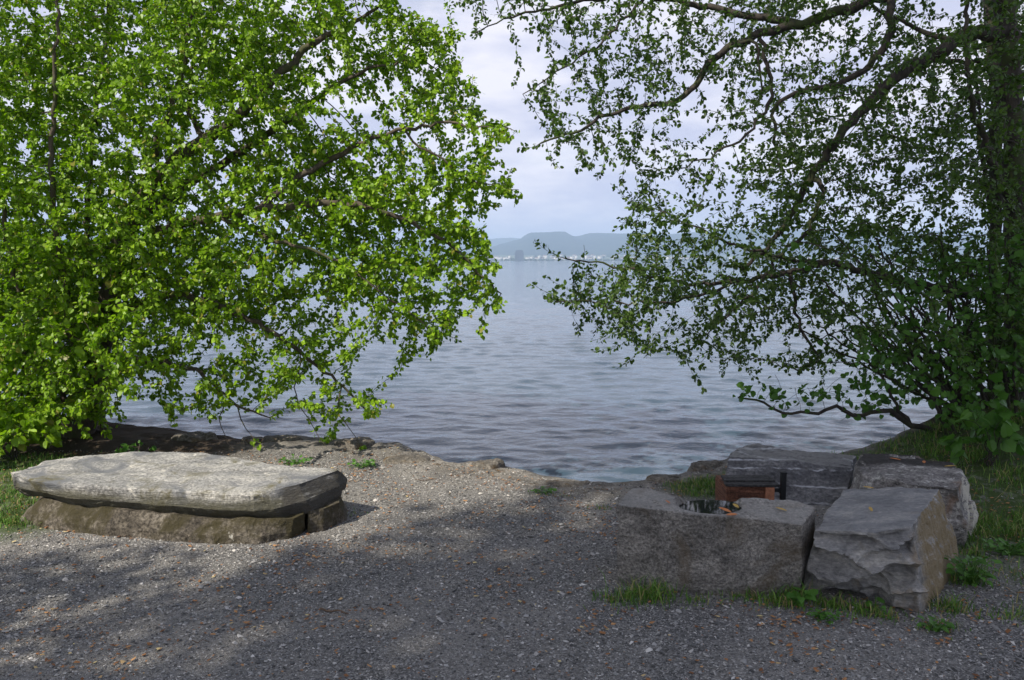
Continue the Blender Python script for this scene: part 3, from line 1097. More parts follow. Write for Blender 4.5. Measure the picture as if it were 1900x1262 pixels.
o = link_mesh('lit_corner', me, plain_mat('lit_corner_rust', (0.36, 0.15, 0.08), 0.85, 0, 0.35, 60), grate, smooth=False)  # lit corner of the box, its light put into a brighter orange piece
o['label'] = 'orange rusted corner of the fire box, coloured brighter to look lit'
o.location = (-0.022, 0, 0)
pt = Parts()
for k in range(3):
    pt.box(0.012, -0.165 + k * 0.062, zt + 0.003 + 0.004 * (k % 2) + 0.004 * k, bw + 0.05 - 0.012 * k, 0.056, 0.012, 0, 0.03 * (k - 1.2))
link_mesh('charred_boards', pt.mesh('charred_boards'), M_CHAR, grate, smooth=False)
px = at(1453, 900, 4.62)[0] - g0[0]
zt2, zb2 = at(1453, 877, 4.62)[2], 0.0
me = Parts().box(px, -0.13, zb2, 0.030, 0.022, zt2 - zb2).box(px, -0.13, zt2 - 0.006, 0.036, 0.028, 0.01).mesh('upright')
link_mesh('upright', me, M_IRON, grate, smooth=False)
xa = at(1428, 900, 4.62)[0] - g0[0]
zc = at(1440, 908, 4.62)[2]
me = Parts().box((xa + px) / 2, -0.13, zc - 0.014, px - xa, 0.016, 0.020).box(xa, -0.13, zc - 0.30, 0.026, 0.03, 0.335).box(px - 0.014, -0.13, zc - 0.02, 0.02, 0.02, 0.035).mesh('bracket')
link_mesh('bracket', me, M_IRON, grate, smooth=False)

# --- rocks along the water's edge
def shore_rock(u, v, w, d, h, seed, label, z=None, mat=None):
    q = on(u, v, 0.0)
    gz_ = float(ground_z(q[0], q[1])[0]) if z is None else z
    k = 9
    rr = np.random.default_rng(seed)
    th_ = np.linspace(0, 2 * math.pi, k, endpoint=False)
    r_ = rr.uniform(0.75, 1.1, k)
    base = np.stack([np.cos(th_) * w / 2 * r_, np.sin(th_) * d / 2 * r_, np.full(k, -0.12)], -1)
    topo = base * (0.78, 0.78, 0)
    topo[:, 2] = h * rr.uniform(0.8, 1.05, k)
    me_ = block('rock', topo, base, 0.12, disp=std_disp(0.03 * min(1, w * 2), 0.008, seed, 5.0, None, ((2, 2, 14), 0.010)), chamfer=0.02)
    o_ = link_mesh('shore_rock', me_, mat or M_SHORE, loc=(q[0], q[1], gz_))
    tag(o_, label, 'rock', "rocks along the water's edge")


shore_rock(905, 868, 0.36, 0.26, 0.030, 61, 'dark angular rock at the water edge in the middle of the shore')
shore_rock(1235, 886, 0.34, 0.30, 0.018, 62, 'dark rock at the water edge just left of the grass by the boulders')
shore_rock(1310, 874, 0.34, 0.20, 0.028, 63, 'low rock at the water edge beside the dark veined boulder')
shore_rock(525, 826, 0.42, 0.26, 0.035, 64, 'brown sunlit rock on the shore behind the middle of the slab')
shore_rock(470, 824, 0.26, 0.22, 0.04, 65, 'small lumpy rock on the shore under the hanging twigs')
shore_rock(660, 835, 0.38, 0.26, 0.03, 66, 'pale flat rock on the shore behind the right end of the slab')
shore_rock(360, 822, 0.50, 0.34, 0.035, 67, 'mossy orange-brown rock on the shore behind the slab')
shore_rock(760, 862, 0.46, 0.24, 0.02, 68, 'flat dark ledge rock where the sunny shore meets the shade')
shore_rock(1060, 890, 0.50, 0.22, 0.018, 69, 'low wet ledge at the water edge left of the boulders')

# ------------------------------------------------------------------ loose stones, litter, grass


def stones(name, P, size, flat, mat, label, cat, seed=1):
    r = np.random.default_rng(seed)
    n_ = len(P)
    T = np.array([(1, 0, 0), (0, 1, 0), (-1, 0, 0), (0, -1, 0), (0, 0, 1), (0, 0, -1)], float)
    F = np.array([(0, 1, 4), (1, 2, 4), (2, 3, 4), (3, 0, 4), (1, 0, 5), (2, 1, 5), (3, 2, 5), (0, 3, 5)])
    V = T[None] + r.normal(0, 0.28, (n_, 6, 3))
    V[..., 1] *= r.uniform(0.5, 1.0, (n_, 1))
    V[..., 2] *= flat
    V *= (size * 0.5)[:, None, None]
    a = r.random(n_) * 6.283
    tl = r.normal(0, 0.25, n_)
    c_, s_ = np.cos(a)[:, None], np.sin(a)[:, None]
    X = V[..., 0] * c_ - V[..., 1] * s_
    Y = V[..., 0] * s_ + V[..., 1] * c_
    Z = V[..., 2] + X * np.sin(tl)[:, None]
    V = np.stack([X, Y, Z], -1) + P[:, None]
    fc_ = (F[None] + (np.arange(n_) * 6)[:, None, None]).reshape(-1, 3)
    me_ = raw_mesh(name, V.reshape(-1, 3), fc_, np.full(len(fc_), 3))
    o_ = link_mesh(name, me_, mat, smooth=False)
    tag(o_, label, cat, kind='stuff')
    return o_


def scatter(n_, y0=2.6, y1=6.6, spread=0.72, seed=0):
    r = np.random.default_rng(seed)
    y = np.sqrt(r.uniform(y0 ** 2, y1 ** 2, n_))
    x = r.uniform(-spread, spread, n_) * (y + 0.4)
    return x, y


def blocked(x, y):
    """inside the feet of bench and boulders"""
    def inside(poly):
        c_ = np.zeros(len(x), bool)
        j = len(poly) - 1
        for i in range(len(poly)):
            xi, yi, xj, yj = poly[i][0], poly[i][1], poly[j][0], poly[j][1]
            hit = ((yi > y) != (yj > y)) & (x < (xj - xi) * (y - yi) / (yj - yi + 1e-12) + xi)
            c_ ^= hit
            j = i
        return c_
    return inside(A_bot) | inside(B_bot) | inside(C_bot) | inside(D_bot) | inside(pb_) | inside(bench_foot)


bench_foot = np.array([on(60, 962, 0.0), on(110, 975, 0.0), on(300, 990, 0), on(480, 998, -.0), on(550, 985, -.0), on(560, 950, -.0), on(500, 910, -.0), on(300, 898, -.0), on(80, 915, -.0)])

x, y = scatter(185000, seed=2)
z, g, wet, soil, d = ground_fields(x, y)
keep = (d > 0.12) & (RNG.random(len(x)) > np.clip(g * 1.1 + soil * 0.8 + wet * 0.5, 0, 0.96)) & ~blocked(x, y)
x, y, z = x[keep], y[keep], z[keep]
sz = np.clip(RNG.lognormal(math.log(0.0080), 0.46, len(x)), 0.0035, 0.034)
M_GRAV = island_mat('gravel_stones', [(0.0, (0.055, 0.054, 0.052)), (0.35, (0.16, 0.156, 0.15)), (0.7, (0.31, 0.30, 0.285)), (0.93, (0.42, 0.395, 0.365)), (1.0, (0.62, 0.59, 0.55))], 0.8)
stones('gravel', np.stack([x, y, z + sz * 0.12], -1), sz, 0.5, M_GRAV, 'grey crushed stone gravel covering the shore path', 'gravel')

x, y = scatter(24000, seed=3)
z, g, wet, soil, d = ground_fields(x, y)
cl = VN(np.stack([x, y], -1), 2.6, 3)
keep = (d > 0.2) & (RNG.random(len(x)) < 0.18 + 1.0 * smoothstep(0.0, 0.5, cl)) & ~blocked(x, y)
x, y, z = x[keep], y[keep], z[keep]
sz = 0.005 + 0.022 * RNG.random(len(x)) ** 1.6
M_LIT = island_mat('brown_litter', [(0.0, (0.15, 0.065, 0.03)), (0.5, (0.32, 0.15, 0.06)), (0.9, (0.46, 0.25, 0.11)), (1.0, (0.55, 0.45, 0.22))], 0.85)
stones('bud_litter', np.stack([x, y, z + 0.009], -1), sz, 0.16, M_LIT, 'scattered orange-brown fallen bud scales on the gravel', 'leaf litter', 5)


def grass_blades(name, x, y, z, h, mat, label, seed):
    r = np.random.default_rng(seed)
    n_ = len(x)
    a = r.random(n_) * 6.283
    w = r.uniform(0.0016, 0.0032, n_)
    lean = r.normal(0, 0.5, (n_, 2)) * h[:, None]
    side = np.stack([np.cos(a), np.sin(a)], -1) * w[:, None]
    B = np.stack([x, y], -1)
    V = np.zeros((n_, 5, 3))
    V[:, 0, :2] = B - side
    V[:, 1, :2] = B + side
    V[:, 2, :2] = B + side * .8 + lean * 0.4
    V[:, 3, :2] = B - side * .8 + lean * 0.4
    V[:, 4, :2] = B + lean * 1.15
    V[:, 0:2, 2] = (z - 0.01)[:, None]
    V[:, 2:4, 2] = (z + h * 0.6)[:, None]
    V[:, 4, 2] = z + h * r.uniform(0.75, 1.0, n_)
    base = (np.arange(n_) * 5)[:, None]
    q = np.concatenate([base + [0, 1, 2, 3], base + [3, 2, 4]], 1)
    me_ = raw_mesh(name, V.reshape(-1, 3), q, np.tile([4, 3], n_))
    o_ = link_mesh(name, me_, mat, smooth=False)
    tag(o_, label, 'grass', kind='stuff')
    return o_


x, y = scatter(300000, 2.9, 8.2, 0.80, 7)
z, g, wet, soil, d = ground_fields(x, y)
keep = (d > 0.02) & (RNG.random(len(x)) < g ** 1.5 * 0.95 * np.clip(0.35 + VN(np.stack([x, y], -1), 5, 2) * 1.6, 0.08, 1)) & ~blocked(x, y)
x, y, z, g = x[keep], y[keep], z[keep], g[keep]
h = RNG.uniform(0.02, 0.06, len(x)) * (0.6 + 0.6 * g) * np.where(x > 2.3, 1.25, 0.8)
grass_blades('grass', x, y, z, h, M_GRASS, 'short green grass on the banks at both sides', 8)

# tufts at the foot of the boulders
tx, ty, thh = [], [], []
for (u_, v_, r_, nn, hh) in ((1170, 1112, .10, 420, .07), (1205, 1110, .10, 800, .11), (1130, 1114, .05, 160, .06), (1290, 1116, .07, 220, .05), (1390, 1108, .08, 380, .06), (1450, 1120, .08, 520, .08),
                            (1480, 1108, .06, 380, .10), (1540, 1124, .08, 500, .07), (1590, 1136, .07, 360, .06), (1640, 1146, .07, 300, .05), (1760, 1130, .09, 520, .08), (1790, 1080, .08, 520, .10),
                            (1740, 1165, .07, 220, .05), (1800, 1030, .07, 300, .08), (1820, 1060, .12, 300, .06), (1880, 1150, .12, 260, .06), (1010, 908, .09, 110, .04), (1045, 915, .06, 80, .03), (1118, 945, .05, 90, .05),
                            (1590, 838, .10, 260, .09), (1620, 832, .12, 350, .09), (30, 975, .08, 220, .05), (15, 965, .08, 160, .05), (655, 955, .05, 60, .03)):
    q = on(u_, v_, 0)
    nn = int(nn * 0.42)
    hh *= 0.85
    sp_ = 1 + 1.3 * RNG.random(nn) ** 3
    tx.append(q[0] + RNG.normal(0, r_ * .55, nn) * sp_)
    ty.append(q[1] + RNG.normal(0, r_ * .38, nn) * sp_)
    thh.append((0.25 + 1.1 * RNG.random(nn) ** 2.2) * hh)
tx, ty, thh = map(np.concatenate, (tx, ty, thh))
tz = ground_z(tx, ty)
k_ = ~blocked(tx, ty)
tx, ty, thh, tz = tx[k_], ty[k_], thh[k_], tz[k_]
grass_blades('grass_tufts', tx, ty, tz, thh, M_GRASS, 'grass tufts growing along the foot of the boulders', 12)

# ------------------------------------------------------------------ leaves and trees
LEAF_ROUND = (np.array([(0, 0, 0), (0, .5, 0), (0, 1.0, 0), (-.30, -.06, 0), (-.52, .28, 0), (-.40, .68, 0), (.30, -.06, 0), (.52, .28, 0), (.40, .68, 0)]),
              [(0, 1, 2, 5, 4, 3), (0, 6, 7, 8, 2, 1)])
LEAF_OVAL = (np.array([(0, 0, 0), (0, .5, 0), (0, 1.0, 0), (-.22, .08, 0), (-.40, .42, 0), (-.27, .80, 0), (.22, .08, 0), (.40, .42, 0), (.27, .80, 0)]),
             [(0, 1, 2, 5, 4, 3), (0, 6, 7, 8, 2, 1)])


def leaves(name, P, tip, nrm, size, mat, parent, origin, shape=LEAF_ROUND, seed=0):
    r = np.random.default_rng(seed)
    T, F = shape
    n_ = len(P)
    tip = tip / np.linalg.norm(tip, axis=1, keepdims=True)
    nrm = nrm - (nrm * tip).sum(1, keepdims=True) * tip
    nrm /= np.maximum(np.linalg.norm(nrm, axis=1, keepdims=True), 1e-6)
    side = np.cross(tip, nrm)
    fold = r.uniform(0.0, 0.55, n_)
    curl = r.normal(-0.16, 0.18, n_)
    wd = r.uniform(0.75, 1.1, n_)
    lx_ = T[None, :, 0] * wd[:, None]
    lz_ = np.abs(T[None, :, 0]) * fold[:, None] + curl[:, None] * T[None, :, 1] ** 2
    V = P[:, None] + (side[:, None] * lx_[..., None] + tip[:, None] * T[None, :, 1:2] + nrm[:, None] * lz_[..., None]) * size[:, None, None]
    k_ = len(T)
    fl = np.concatenate([np.array(f) for f in F])
    L = (fl[None] + (np.arange(n_) * k_)[:, None])
    me_ = raw_mesh(name, (V - np.asarray(origin)).reshape(-1, 3), L, np.tile([len(f) for f in F], n_))
    return link_mesh(name, me_, mat, parent, smooth=False)


def poly_sample(poly, n_, r):
    P = np.array(poly, float)
    lo, hi = P.min(0), P.max(0)
    out_ = []
    while sum(map(len, out_)) < n_:
        q = r.uniform(lo, hi, (n_ * 2, 2))
        c_ = np.zeros(len(q), bool)
        j = len(P) - 1
        for i in range(len(P)):
            hit = ((P[i, 1] > q[:, 1]) != (P[j, 1] > q[:, 1])) & (q[:, 0] < (P[j, 0] - P[i, 0]) * (q[:, 1] - P[i, 1]) / (P[j, 1] - P[i, 1] + 1e-12) + P[i, 0])
            c_ ^= hit
            j = i
        out_.append(q[c_])
    return np.concatenate(out_)[:n_]


def grow(paths, A, step=0.09, kill=0.12, infl=1.2, iters=90, bias=(0, 0, -0.05), seed=0, wig=0.12, jit=0.01):
    """paths: list of guide polylines (trunk first); every later one starts at the nearest node.
    Space colonisation then reaches for the attraction points A. Returns nodes, parents, path ids."""
    r = np.random.default_rng(seed)
    pos, par, pid = [], [], []
    for k, path in enumerate(paths):
        P = np.array(path, float)
        seg = np.linalg.norm(np.diff(P, axis=0), axis=1)
        s = np.concatenate(([0], np.cumsum(seg)))
        m_ = max(2, int(s[-1] / step))
        t = np.linspace(0, s[-1], m_)
        Q = np.stack([np.interp(t, s, P[:, i]) for i in range(3)], -1)
        Q[1:-1] += r.normal(0, jit, Q[1:-1].shape)
        last = -1
        if pos:
            d_ = np.linalg.norm(np.array(pos) - Q[0], axis=1)
            last = int(d_.argmin())
            if d_[last] < step * 1.5: Q = Q[1:]
        for q in Q:
            pos.append(q)
            par.append(last)
            pid.append(k)
            last = len(pos) - 1
    pos = list(pos)
    NP = np.array(pos)
    nd = np.full(len(A), 1e9)
    ni = np.zeros(len(A), int)
    for s0 in range(0, len(NP), 200):
        D_ = np.linalg.norm(A[:, None] - NP[None, s0:s0 + 200], axis=2)
        j = D_.argmin(1)
        dm = D_[np.arange(len(A)), j]
        u_ = dm < nd
        nd[u_], ni[u_] = dm[u_], j[u_] + s0
    nch = {}
    bias = np.array(bias)
    for it in range(iters):
        live = nd > kill
        A, nd, ni = A[live], nd[live], ni[live]
        act = nd < infl
        if not act.any(): break
        P_all = np.array(pos)
        idx = ni[act]
        dirs = (A[act] - P_all[idx]) / nd[act][:, None]
        acc = np.zeros_like(P_all)
        np.add.at(acc, idx, dirs)
        cand = np.unique(idx)
        new = []
        for c_ in cand:
            if nch.get(c_, 0) >= 3: continue
            v_ = acc[c_]
            ln = np.linalg.norm(v_)
            if ln < 1e-3: continue
            v_ = v_ / ln + bias + r.normal(0, wig, 3)
            v_ /= np.linalg.norm(v_)
            nch[c_] = nch.get(c_, 0) + 1
            new.append(P_all[c_] + v_ * step)
            par.append(int(c_))
            pid.append(-1)
        if not new: break
        base = len(pos)
        pos += new
        W = np.array(new)
        for s0 in range(0, len(W), 400):
            D_ = np.linalg.norm(A[:, None] - W[None, s0:s0 + 400], axis=2)
            j = D_.argmin(1)
            dm = D_[np.arange(len(A)), j]
            u_ = dm < nd
            nd[u_], ni[u_] = dm[u_], j[u_] + base + s0
    return np.array(pos), np.array(par), np.array(pid)


def radii(par, tip=0.0016, ex=2.3, pid=None, minr=None, pos=None):
    n_ = len(par)
    acc = np.zeros(n_)
    has = np.zeros(n_, bool)
    for i in range(n_ - 1, -1, -1):
        if not has[i]: acc[i] = tip ** ex
        if par[i] >= 0:
            acc[par[i]] += acc[i]
            has[par[i]] = True
    r_ = acc ** (1 / ex)
    if minr:
        for k, (a, b) in minr.items():
            ii = np.where(pid == k)[0]
            r_[ii] = np.maximum(r_[ii] * 0.6, np.linspace(a, b, len(ii)))
    return r_


def tubes(pos, par, rad, sel_chain, sides):
    """tubes for the given chains of node indices"""
    V, L, k = [], [], 0
    for ch in sel_chain:
        P = pos[ch]
        Rr = rad[ch]
        if len(P) < 2: continue
        T = np.gradient(P, axis=0)
        T /= np.maximum(np.linalg.norm(T, axis=1, keepdims=True), 1e-9)
        ref = np.array([0.31, 0.22, 0.92]) if abs(T[0, 2]) < 0.9 else np.array([1.0, 0, 0])
        th_ = np.linspace(0, 2 * math.pi, sides, endpoint=False)
        u_ = np.cross(T[0], ref)
        u_ /= np.linalg.norm(u_)
        U = np.empty_like(P)
        for i in range(len(P)):
            u_ = u_ - (u_ @ T[i]) * T[i]
            u_ /= max(np.linalg.norm(u_), 1e-9)
            U[i] = u_
        W = np.cross(T, U)
        ring = P[:, None] + (U[:, None] * np.cos(th_)[None, :, None] + W[:, None] * np.sin(th_)[None, :, None]) * Rr[:, None, None]
        if sides >= 8:
            ring = ring + (U[:, None] * np.cos(th_)[None, :, None] + W[:, None] * np.sin(th_)[None, :, None]) * (Rr[:, None] * 0.16 * VN(ring, 9, 3))[..., None]
        V.append(ring.reshape(-1, 3))
        L.append(grid_faces(len(P), sides, True) + k)
        k += len(P) * sides
    if not V: return None
    L = np.concatenate(L)
    return np.concatenate(V), L


def add_shoots(pos, par, pid, step, prob, r, sdir):
    """thin free shoots that run on past the ends of the grown twigs"""
    has = np.zeros(len(pos), bool)
    has[par[par >= 0]] = True
    P, Q, I = list(pos), list(par), list(pid)
    for i in np.where(~has)[0]:
        if r.random() > prob or par[i] < 0: continue
        d_ = pos[i] - pos[par[i]]
        d_ /= max(np.linalg.norm(d_), 1e-6)
        last, p_ = i, pos[i]
        for k in range(r.integers(2, 7)):
            d_ = d_ + r.normal(0, 0.16, 3) + np.array(sdir)
            d_ /= np.linalg.norm(d_)
            p_ = p_ + d_ * step * 0.75
            P.append(p_)
            Q.append(int(last))
            I.append(-1)
            last = len(P) - 1
    return np.array(P), np.array(Q), np.array(I)


def make_tree(name, base, paths, A, label, cat, bark, leafm, leaf_size, leaf_n, minr, step=0.09, kill=0.12, infl=1.2, seed=0,
              shape=LEAF_ROUND, droop=0.5, leaf_r=0.0042, trunk_n=1, group=None, face=(0, -0.2, 0.55), bias=(0, 0, -0.05), spread=0.045, tip=0.0016, iters=90, mask=None, shoots=0.3, shoot_dir=(0, 0, -0.1)):
    r = np.random.default_rng(seed + 100)
    pos, par, pid = grow(paths, A, step, kill, infl, iters, bias, seed)
    pos, par, pid = add_shoots(pos, par, pid, step, shoots, r, shoot_dir)
    rad = radii(par, tip=tip, pid=pid, minr=minr)
    # children
    kids = [[] for _ in par]
    for i, p_ in enumerate(par):
        if p_ >= 0: kids[p_].append(i)
    nxt = np.full(len(par), -1)
    for i, ks in enumerate(kids):
        if not ks: continue
        same = [k for k in ks if pid[k] == pid[i] and pid[i] >= 0]
        if same: nxt[i] = same[0]
        elif pid[i] < 0 or True:
            c_ = max(ks, key=lambda k: rad[k])
            nxt[i] = c_ if pid[c_] < 0 else -1
    isnext = np.zeros(len(par), bool)
    isnext[nxt[nxt >= 0]] = True
    chains = {}
    for i in range(len(par)):
        if isnext[i]: continue
        ch = [i]
        while nxt[ch[-1]] >= 0: ch.append(nxt[ch[-1]])
        full = ([par[i]] if par[i] >= 0 else []) + ch
        rr = rad[full].copy()
        if par[i] >= 0: rr[0] = rr[1]
        chains.setdefault(int(pid[i]), []).append((full, rr))
    root = empty(name, base, label, cat, group)
    base = np.asarray(base)

    def emit(nm, lst, sides, kind=None):
        V, L, k = [], [], 0
        for full, rr in lst:
            rad2 = rad.copy()
            rad2[full] = rr
            t_ = tubes(pos, par, rad2, [full], sides)
            if t_ is None: continue
            V.append(t_[0])
            L.append(t_[1] + k)
            k += len(t_[0])
        if not V: return
        L = np.concatenate(L)
        me_ = raw_mesh(nm, np.concatenate(V) - base, L, np.full(len(L), 4))
        o_ = link_mesh(nm, me_, bark, root)
        if kind: o_['kind'] = kind
        return o_
    for k in sorted(chains):
        if k < 0: continue
        emit('trunk' if k < trunk_n else 'limb', chains[k], 12 if k < trunk_n else 9)
    if -1 in chains:
        thick = [c_ for c_ in chains[-1] if c_[1].max() > 0.006]
        thin = [c_ for c_ in chains[-1] if c_[1].max() <= 0.006]
        emit('twigs', thick + thin, 5, 'stuff')
    # leaves along the thin shoots
    dirv = pos - pos[np.maximum(par, 0)]
    dirv /= np.maximum(np.linalg.norm(dirv, axis=1, keepdims=True), 1e-6)
    cand = np.where((rad < leaf_r) & (pid < 0))[0]
    if trunk_n:
        tk = pos[pid == 0]
        dt = np.min(np.linalg.norm(pos[cand][:, None] - tk[None], axis=2), axis=1)
        cand = cand[dt > 0.06]
    cnt = r.poisson(leaf_n, len(cand))
    idx = np.repeat(cand, cnt)
    n_ = len(idx)
    tb = r.random((n_, 1))
    pp = par[idx]
    P0 = pos[idx] * (1 - tb) + pos[pp] * tb
    off = r.normal(0, 1, (n_, 3))
    off /= np.linalg.norm(off, axis=1, keepdims=True)
    tipd = off * 0.75 + dirv[idx] * 0.5 + np.array([0, 0, -droop])
    P0 = P0 + off * (r.random((n_, 1)) * spread)
    nm_ = r.normal(0, 0.55, (n_, 3)) + np.array(face)
    sz_ = leaf_size * np.clip(r.normal(1, 0.22, n_), 0.45, 1.5)
    leaves('crown', P0, tipd, nm_, sz_, leafm, root, base, shape, seed)
    print(name, 'nodes', len(pos), 'leaves', n_)
    return root


# ---- left tree: bright young leaves
rl = np.random.default_rng(70)


def cloud(poly, n_, d0, d1, r, hole=None, hs=2.4):
    q = poly_sample(poly, int(n_ * 2.6), r)
    cen = np.mean(poly, 0)
    far_ = np.linalg.norm(q - cen, axis=1, keepdims=True)
    q = q + (q - cen) / np.maximum(far_, 1) * (34 * VN2(q, 0.016, 3, 0.6)[:, None] - 12)
    q = q + r.normal(0, 9, q.shape)
    D_ = r.uniform(0, 1, len(q))
    D_ = d0 + (d1 - d0) * D_ if not callable(d0) else d0(q[:, 0], q[:, 1], D_)
    P = np.array([at(a, b, c_) for (a, b), c_ in zip(q, D_)])
    if hole is not None:
        k_ = VN(P, hs, 3, 0.6) > hole
        P = P[k_]
    return P[:n_]


POLY_L = [(-160, -130), (690, -130), (770, 0), (840, 60), (885, 130), (905, 190), (960, 240), (945, 300), (965, 355), (900, 390), (895, 440), (905, 520), (940, 545), (890, 570), (840, 560), (832, 650), (775, 640), (730, 600), (690, 560), (600, 540),
          (500, 545), (420, 600), (370, 640), (300, 650), (240, 700), (190, 770), (-160, 800)]
POLY_L2 = [(350, 520), (560, 540), (700, 560), (690, 640), (620, 690), (700, 740), (690, 785), (600, 775), (560, 760), (470, 760), (330, 770), (250, 740), (280, 670)]
POLY_L3 = [(640, 300), (900, 300), (910, 540), (830, 640), (760, 640), (640, 560)]


def depth_l(u_, v_, t):
    # crown is deepest above the trunk, thins towards its tips over the water
    k_ = np.clip((u_ - 150) / 800, 0, 1)
    near = 6.0 + 0.3 * k_
    far = 8.3 - 1.3 * k_
    return near + (far - near) * t


def thin_edges(P, r):
    """the crown gets airy towards its tips over the water and at its top"""
    u_ = 950 + P[:, 0] / P[:, 1] * FPX
    h_ = (P[:, 2] - EYE) / P[:, 1]
    keep_ = 1 - 0.62 * smoothstep(700, 900, u_) - 0.35 * smoothstep(0.22, 0.34, h_) * smoothstep(450, 650, u_)
    return P[r.random(len(P)) < keep_]


A_L = np.concatenate([thin_edges(cloud(POLY_L, 15000, depth_l, 0, rl, -0.13, 2.0), rl), cloud(POLY_L3, 650, 6.0, 7.0, rl, -0.05), cloud([(870, 215), (950, 225), (965, 262), (900, 285)], 45, 6.1, 6.4, rl), cloud([(880, 325), (955, 335), (965, 365), (890, 380)], 35, 6.15, 6.4, rl), cloud([(860, 490), (925, 520), (945, 555), (900, 580), (860, 560)], 50, 6.15, 6.45, rl), cloud(POLY_L2, 500, 6.2, 7.3, rl, -0.05)])
lt = lambda *q: [at(*k_) for k_ in q]
base_l = on(140, 820, 0.0)
base_l[2] = float(ground_z(base_l[0], base_l[1])[0])
paths = [lt((140, 835, 7.1), (170, 730, 7.05), (190, 620, 7.0), (210, 520, 6.95), (222, 440, 6.9), (245, 400, 6.85), (270, 355, 6.8), (315, 305, 6.75), (375, 262, 6.7), (430, 225, 6.65), (490, 165, 6.6), (560, 95, 6.6), (640, 50, 6.6), (700, 15, 6.6)),
         lt((240, 425, 6.9), (290, 378, 6.9), (340, 345, 6.95), (400, 312, 7.0), (470, 262, 7.0), (540, 220, 6.9), (610, 165, 6.8), (690, 125, 6.7), (770, 110, 6.6)),
         lt((222, 470, 6.95), (300, 425, 6.7), (400, 400, 6.5), (480, 388, 6.4), (520, 385, 6.4), (600, 375, 6.35), (680, 385, 6.3), (760, 410, 6.3), (830, 450, 6.3), (885, 500, 6.3), (930, 545, 6.3)),
         lt((480, 388, 6.4), (530, 350, 6.45), (590, 310, 6.5), (660, 270, 6.45), (740, 240, 6.35), (830, 225, 6.3), (900, 232, 6.25), (958, 244, 6.25)),
         lt((740, 240, 6.35), (800, 285, 6.3), (860, 325, 6.3), (915, 345, 6.3), (962, 352, 6.3)),
         lt((200, 580, 7.0), (270, 560, 6.8), (330, 545, 6.7), (400, 560, 6.6), (480, 600, 6.6), (560, 655, 6.6), (640, 720, 6.65), (690, 770, 6.7)),
         lt((185, 660, 7.0), (262, 668, 6.85), (357, 681, 6.75), (400, 715, 6.7), (440, 755, 6.7), (500, 775, 6.7)),
         lt((160, 760, 7.05), (130, 620, 6.7), (110, 480, 6.5), (95, 340, 6.4), (100, 180, 6.4), (110, -40, 6.4)),
         lt((170, 740, 7.05), (175, 600, 7.4), (160, 440, 7.6), (170, 250, 7.6), (200, 60, 7.6), (210, -60, 7.6)),
         lt((150, 790, 7.08), (60, 640, 6.9), (20, 480, 6.8), (-10, 300, 6.7), (-40, 100, 6.7)),
         lt((265, 360, 6.8), (300, 250, 6.6), (340, 130, 6.5), (360, 0, 6.4), (370, -80, 6.4)),
         lt((375, 262, 6.7), (350, 200, 6.9), (355, 130, 7.1), (390, 50, 7.2), (400, -60, 7.2)),
         lt((400, 715, 6.7), (420, 745, 6.7), (408, 785, 6.7), (424, 826, 6.7)),
         lt((440, 755, 6.7), (455, 790, 6.65), (470, 812, 6.6)),
         lt((640, 720, 6.65), (622, 770, 6.65), (650, 800, 6.6), (668, 826, 6.6)),
         lt((560, 655, 6.6), (545, 720, 6.6), (570, 780, 6.6), (605, 828, 6.6)),
         lt((400, 400, 6.5), (500, 440, 6.3), (600, 470, 6.25), (680, 520, 6.2), (760, 580, 6.2), (810, 630, 6.2))]
minr = {0: (0.120, 0.012), 1: (0.048, 0.007), 2: (0.050, 0.006), 3: (0.030, 0.003), 4: (0.010, 0.0025), 5: (0.040, 0.006), 6: (0.032, 0.006), 7: (0.035, 0.01), 8: (0.045, 0.01), 9: (0.030, 0.01), 10: (0.028, 0.007), 11: (0.022, 0.007), 12: (0.007, 0.002), 13: (0.005, 0.002), 14: (0.006, 0.002), 15: (0.006, 0.002), 16: (0.018, 0.004)}
make_tree('leafy_tree', base_l, paths, A_L, 'tree with bright green young leaves arching over the water on the left', 'tree', M_BARK_L, M_LEAF_L,
          0.030, 7.6, minr, 0.065, 0.08, 1.0, 1, LEAF_ROUND, 0.40, 0.0042, face=(-0.4, -0.4, 0.75), bias=(0.03, 0, -0.10), spread=0.038, shoots=0.4, shoot_dir=(0.03, 0, -0.14))

# ---- right tree: dark small leaves, seen against the sky
rr_ = np.random.default_rng(71)
R1 = [(845, -150), (870, 20), (890, 70), (935, 95), (930, 150), (975, 190), (980, 265), (1050, 275), (1095, 345), (1120, 300), (1200, 320), (1250, 330), (1300, 290), (1400, 240), (1500, 190), (1640, 110), (1960, 0), (1960, -150)]
R2 = [(1480, 190), (1640, 110), (1960, -40), (1960, 740), (1800, 700), (1740, 640), (1640, 650), (1540, 600), (1460, 460), (1420, 420), (1360, 330), (1420, 260)]
R3 = [(1150, 390), (1190, 345), (1240, 370), (1330, 330), (1420, 400), (1520, 480), (1560, 600), (1640, 640), (1690, 720), (1600, 720), (1500, 690), (1400, 690), (1280, 700), (1200, 670), (1160, 640), (1130, 600), (1030, 590), (985, 560), (1045, 525), (1030, 480), (1110, 480), (1150, 470), (1160, 430)]
A_R = np.concatenate([cloud(R1, 2700, 6.0, 7.8, rr_, 0.02, 2.6), cloud(R2, 4200, 5.5, 8.2, rr_, -0.06, 2.4), cloud(R3, 2500, 5.9, 7.4, rr_, 0.0, 2.6)])
base_r = np.array(at(1885, 830, 7.0))
base_r[2] = float(ground_z(base_r[0], base_r[1])[0])
tr0 = [base_r - (0, 0, .1)] + lt((1885, 700, 7.0), (1890, 560, 7.0), (1888, 400, 7.0), (1878, 240, 6.95), (1872, 100, 6.9), (1860, -30, 6.9), (1850, -180, 6.9))
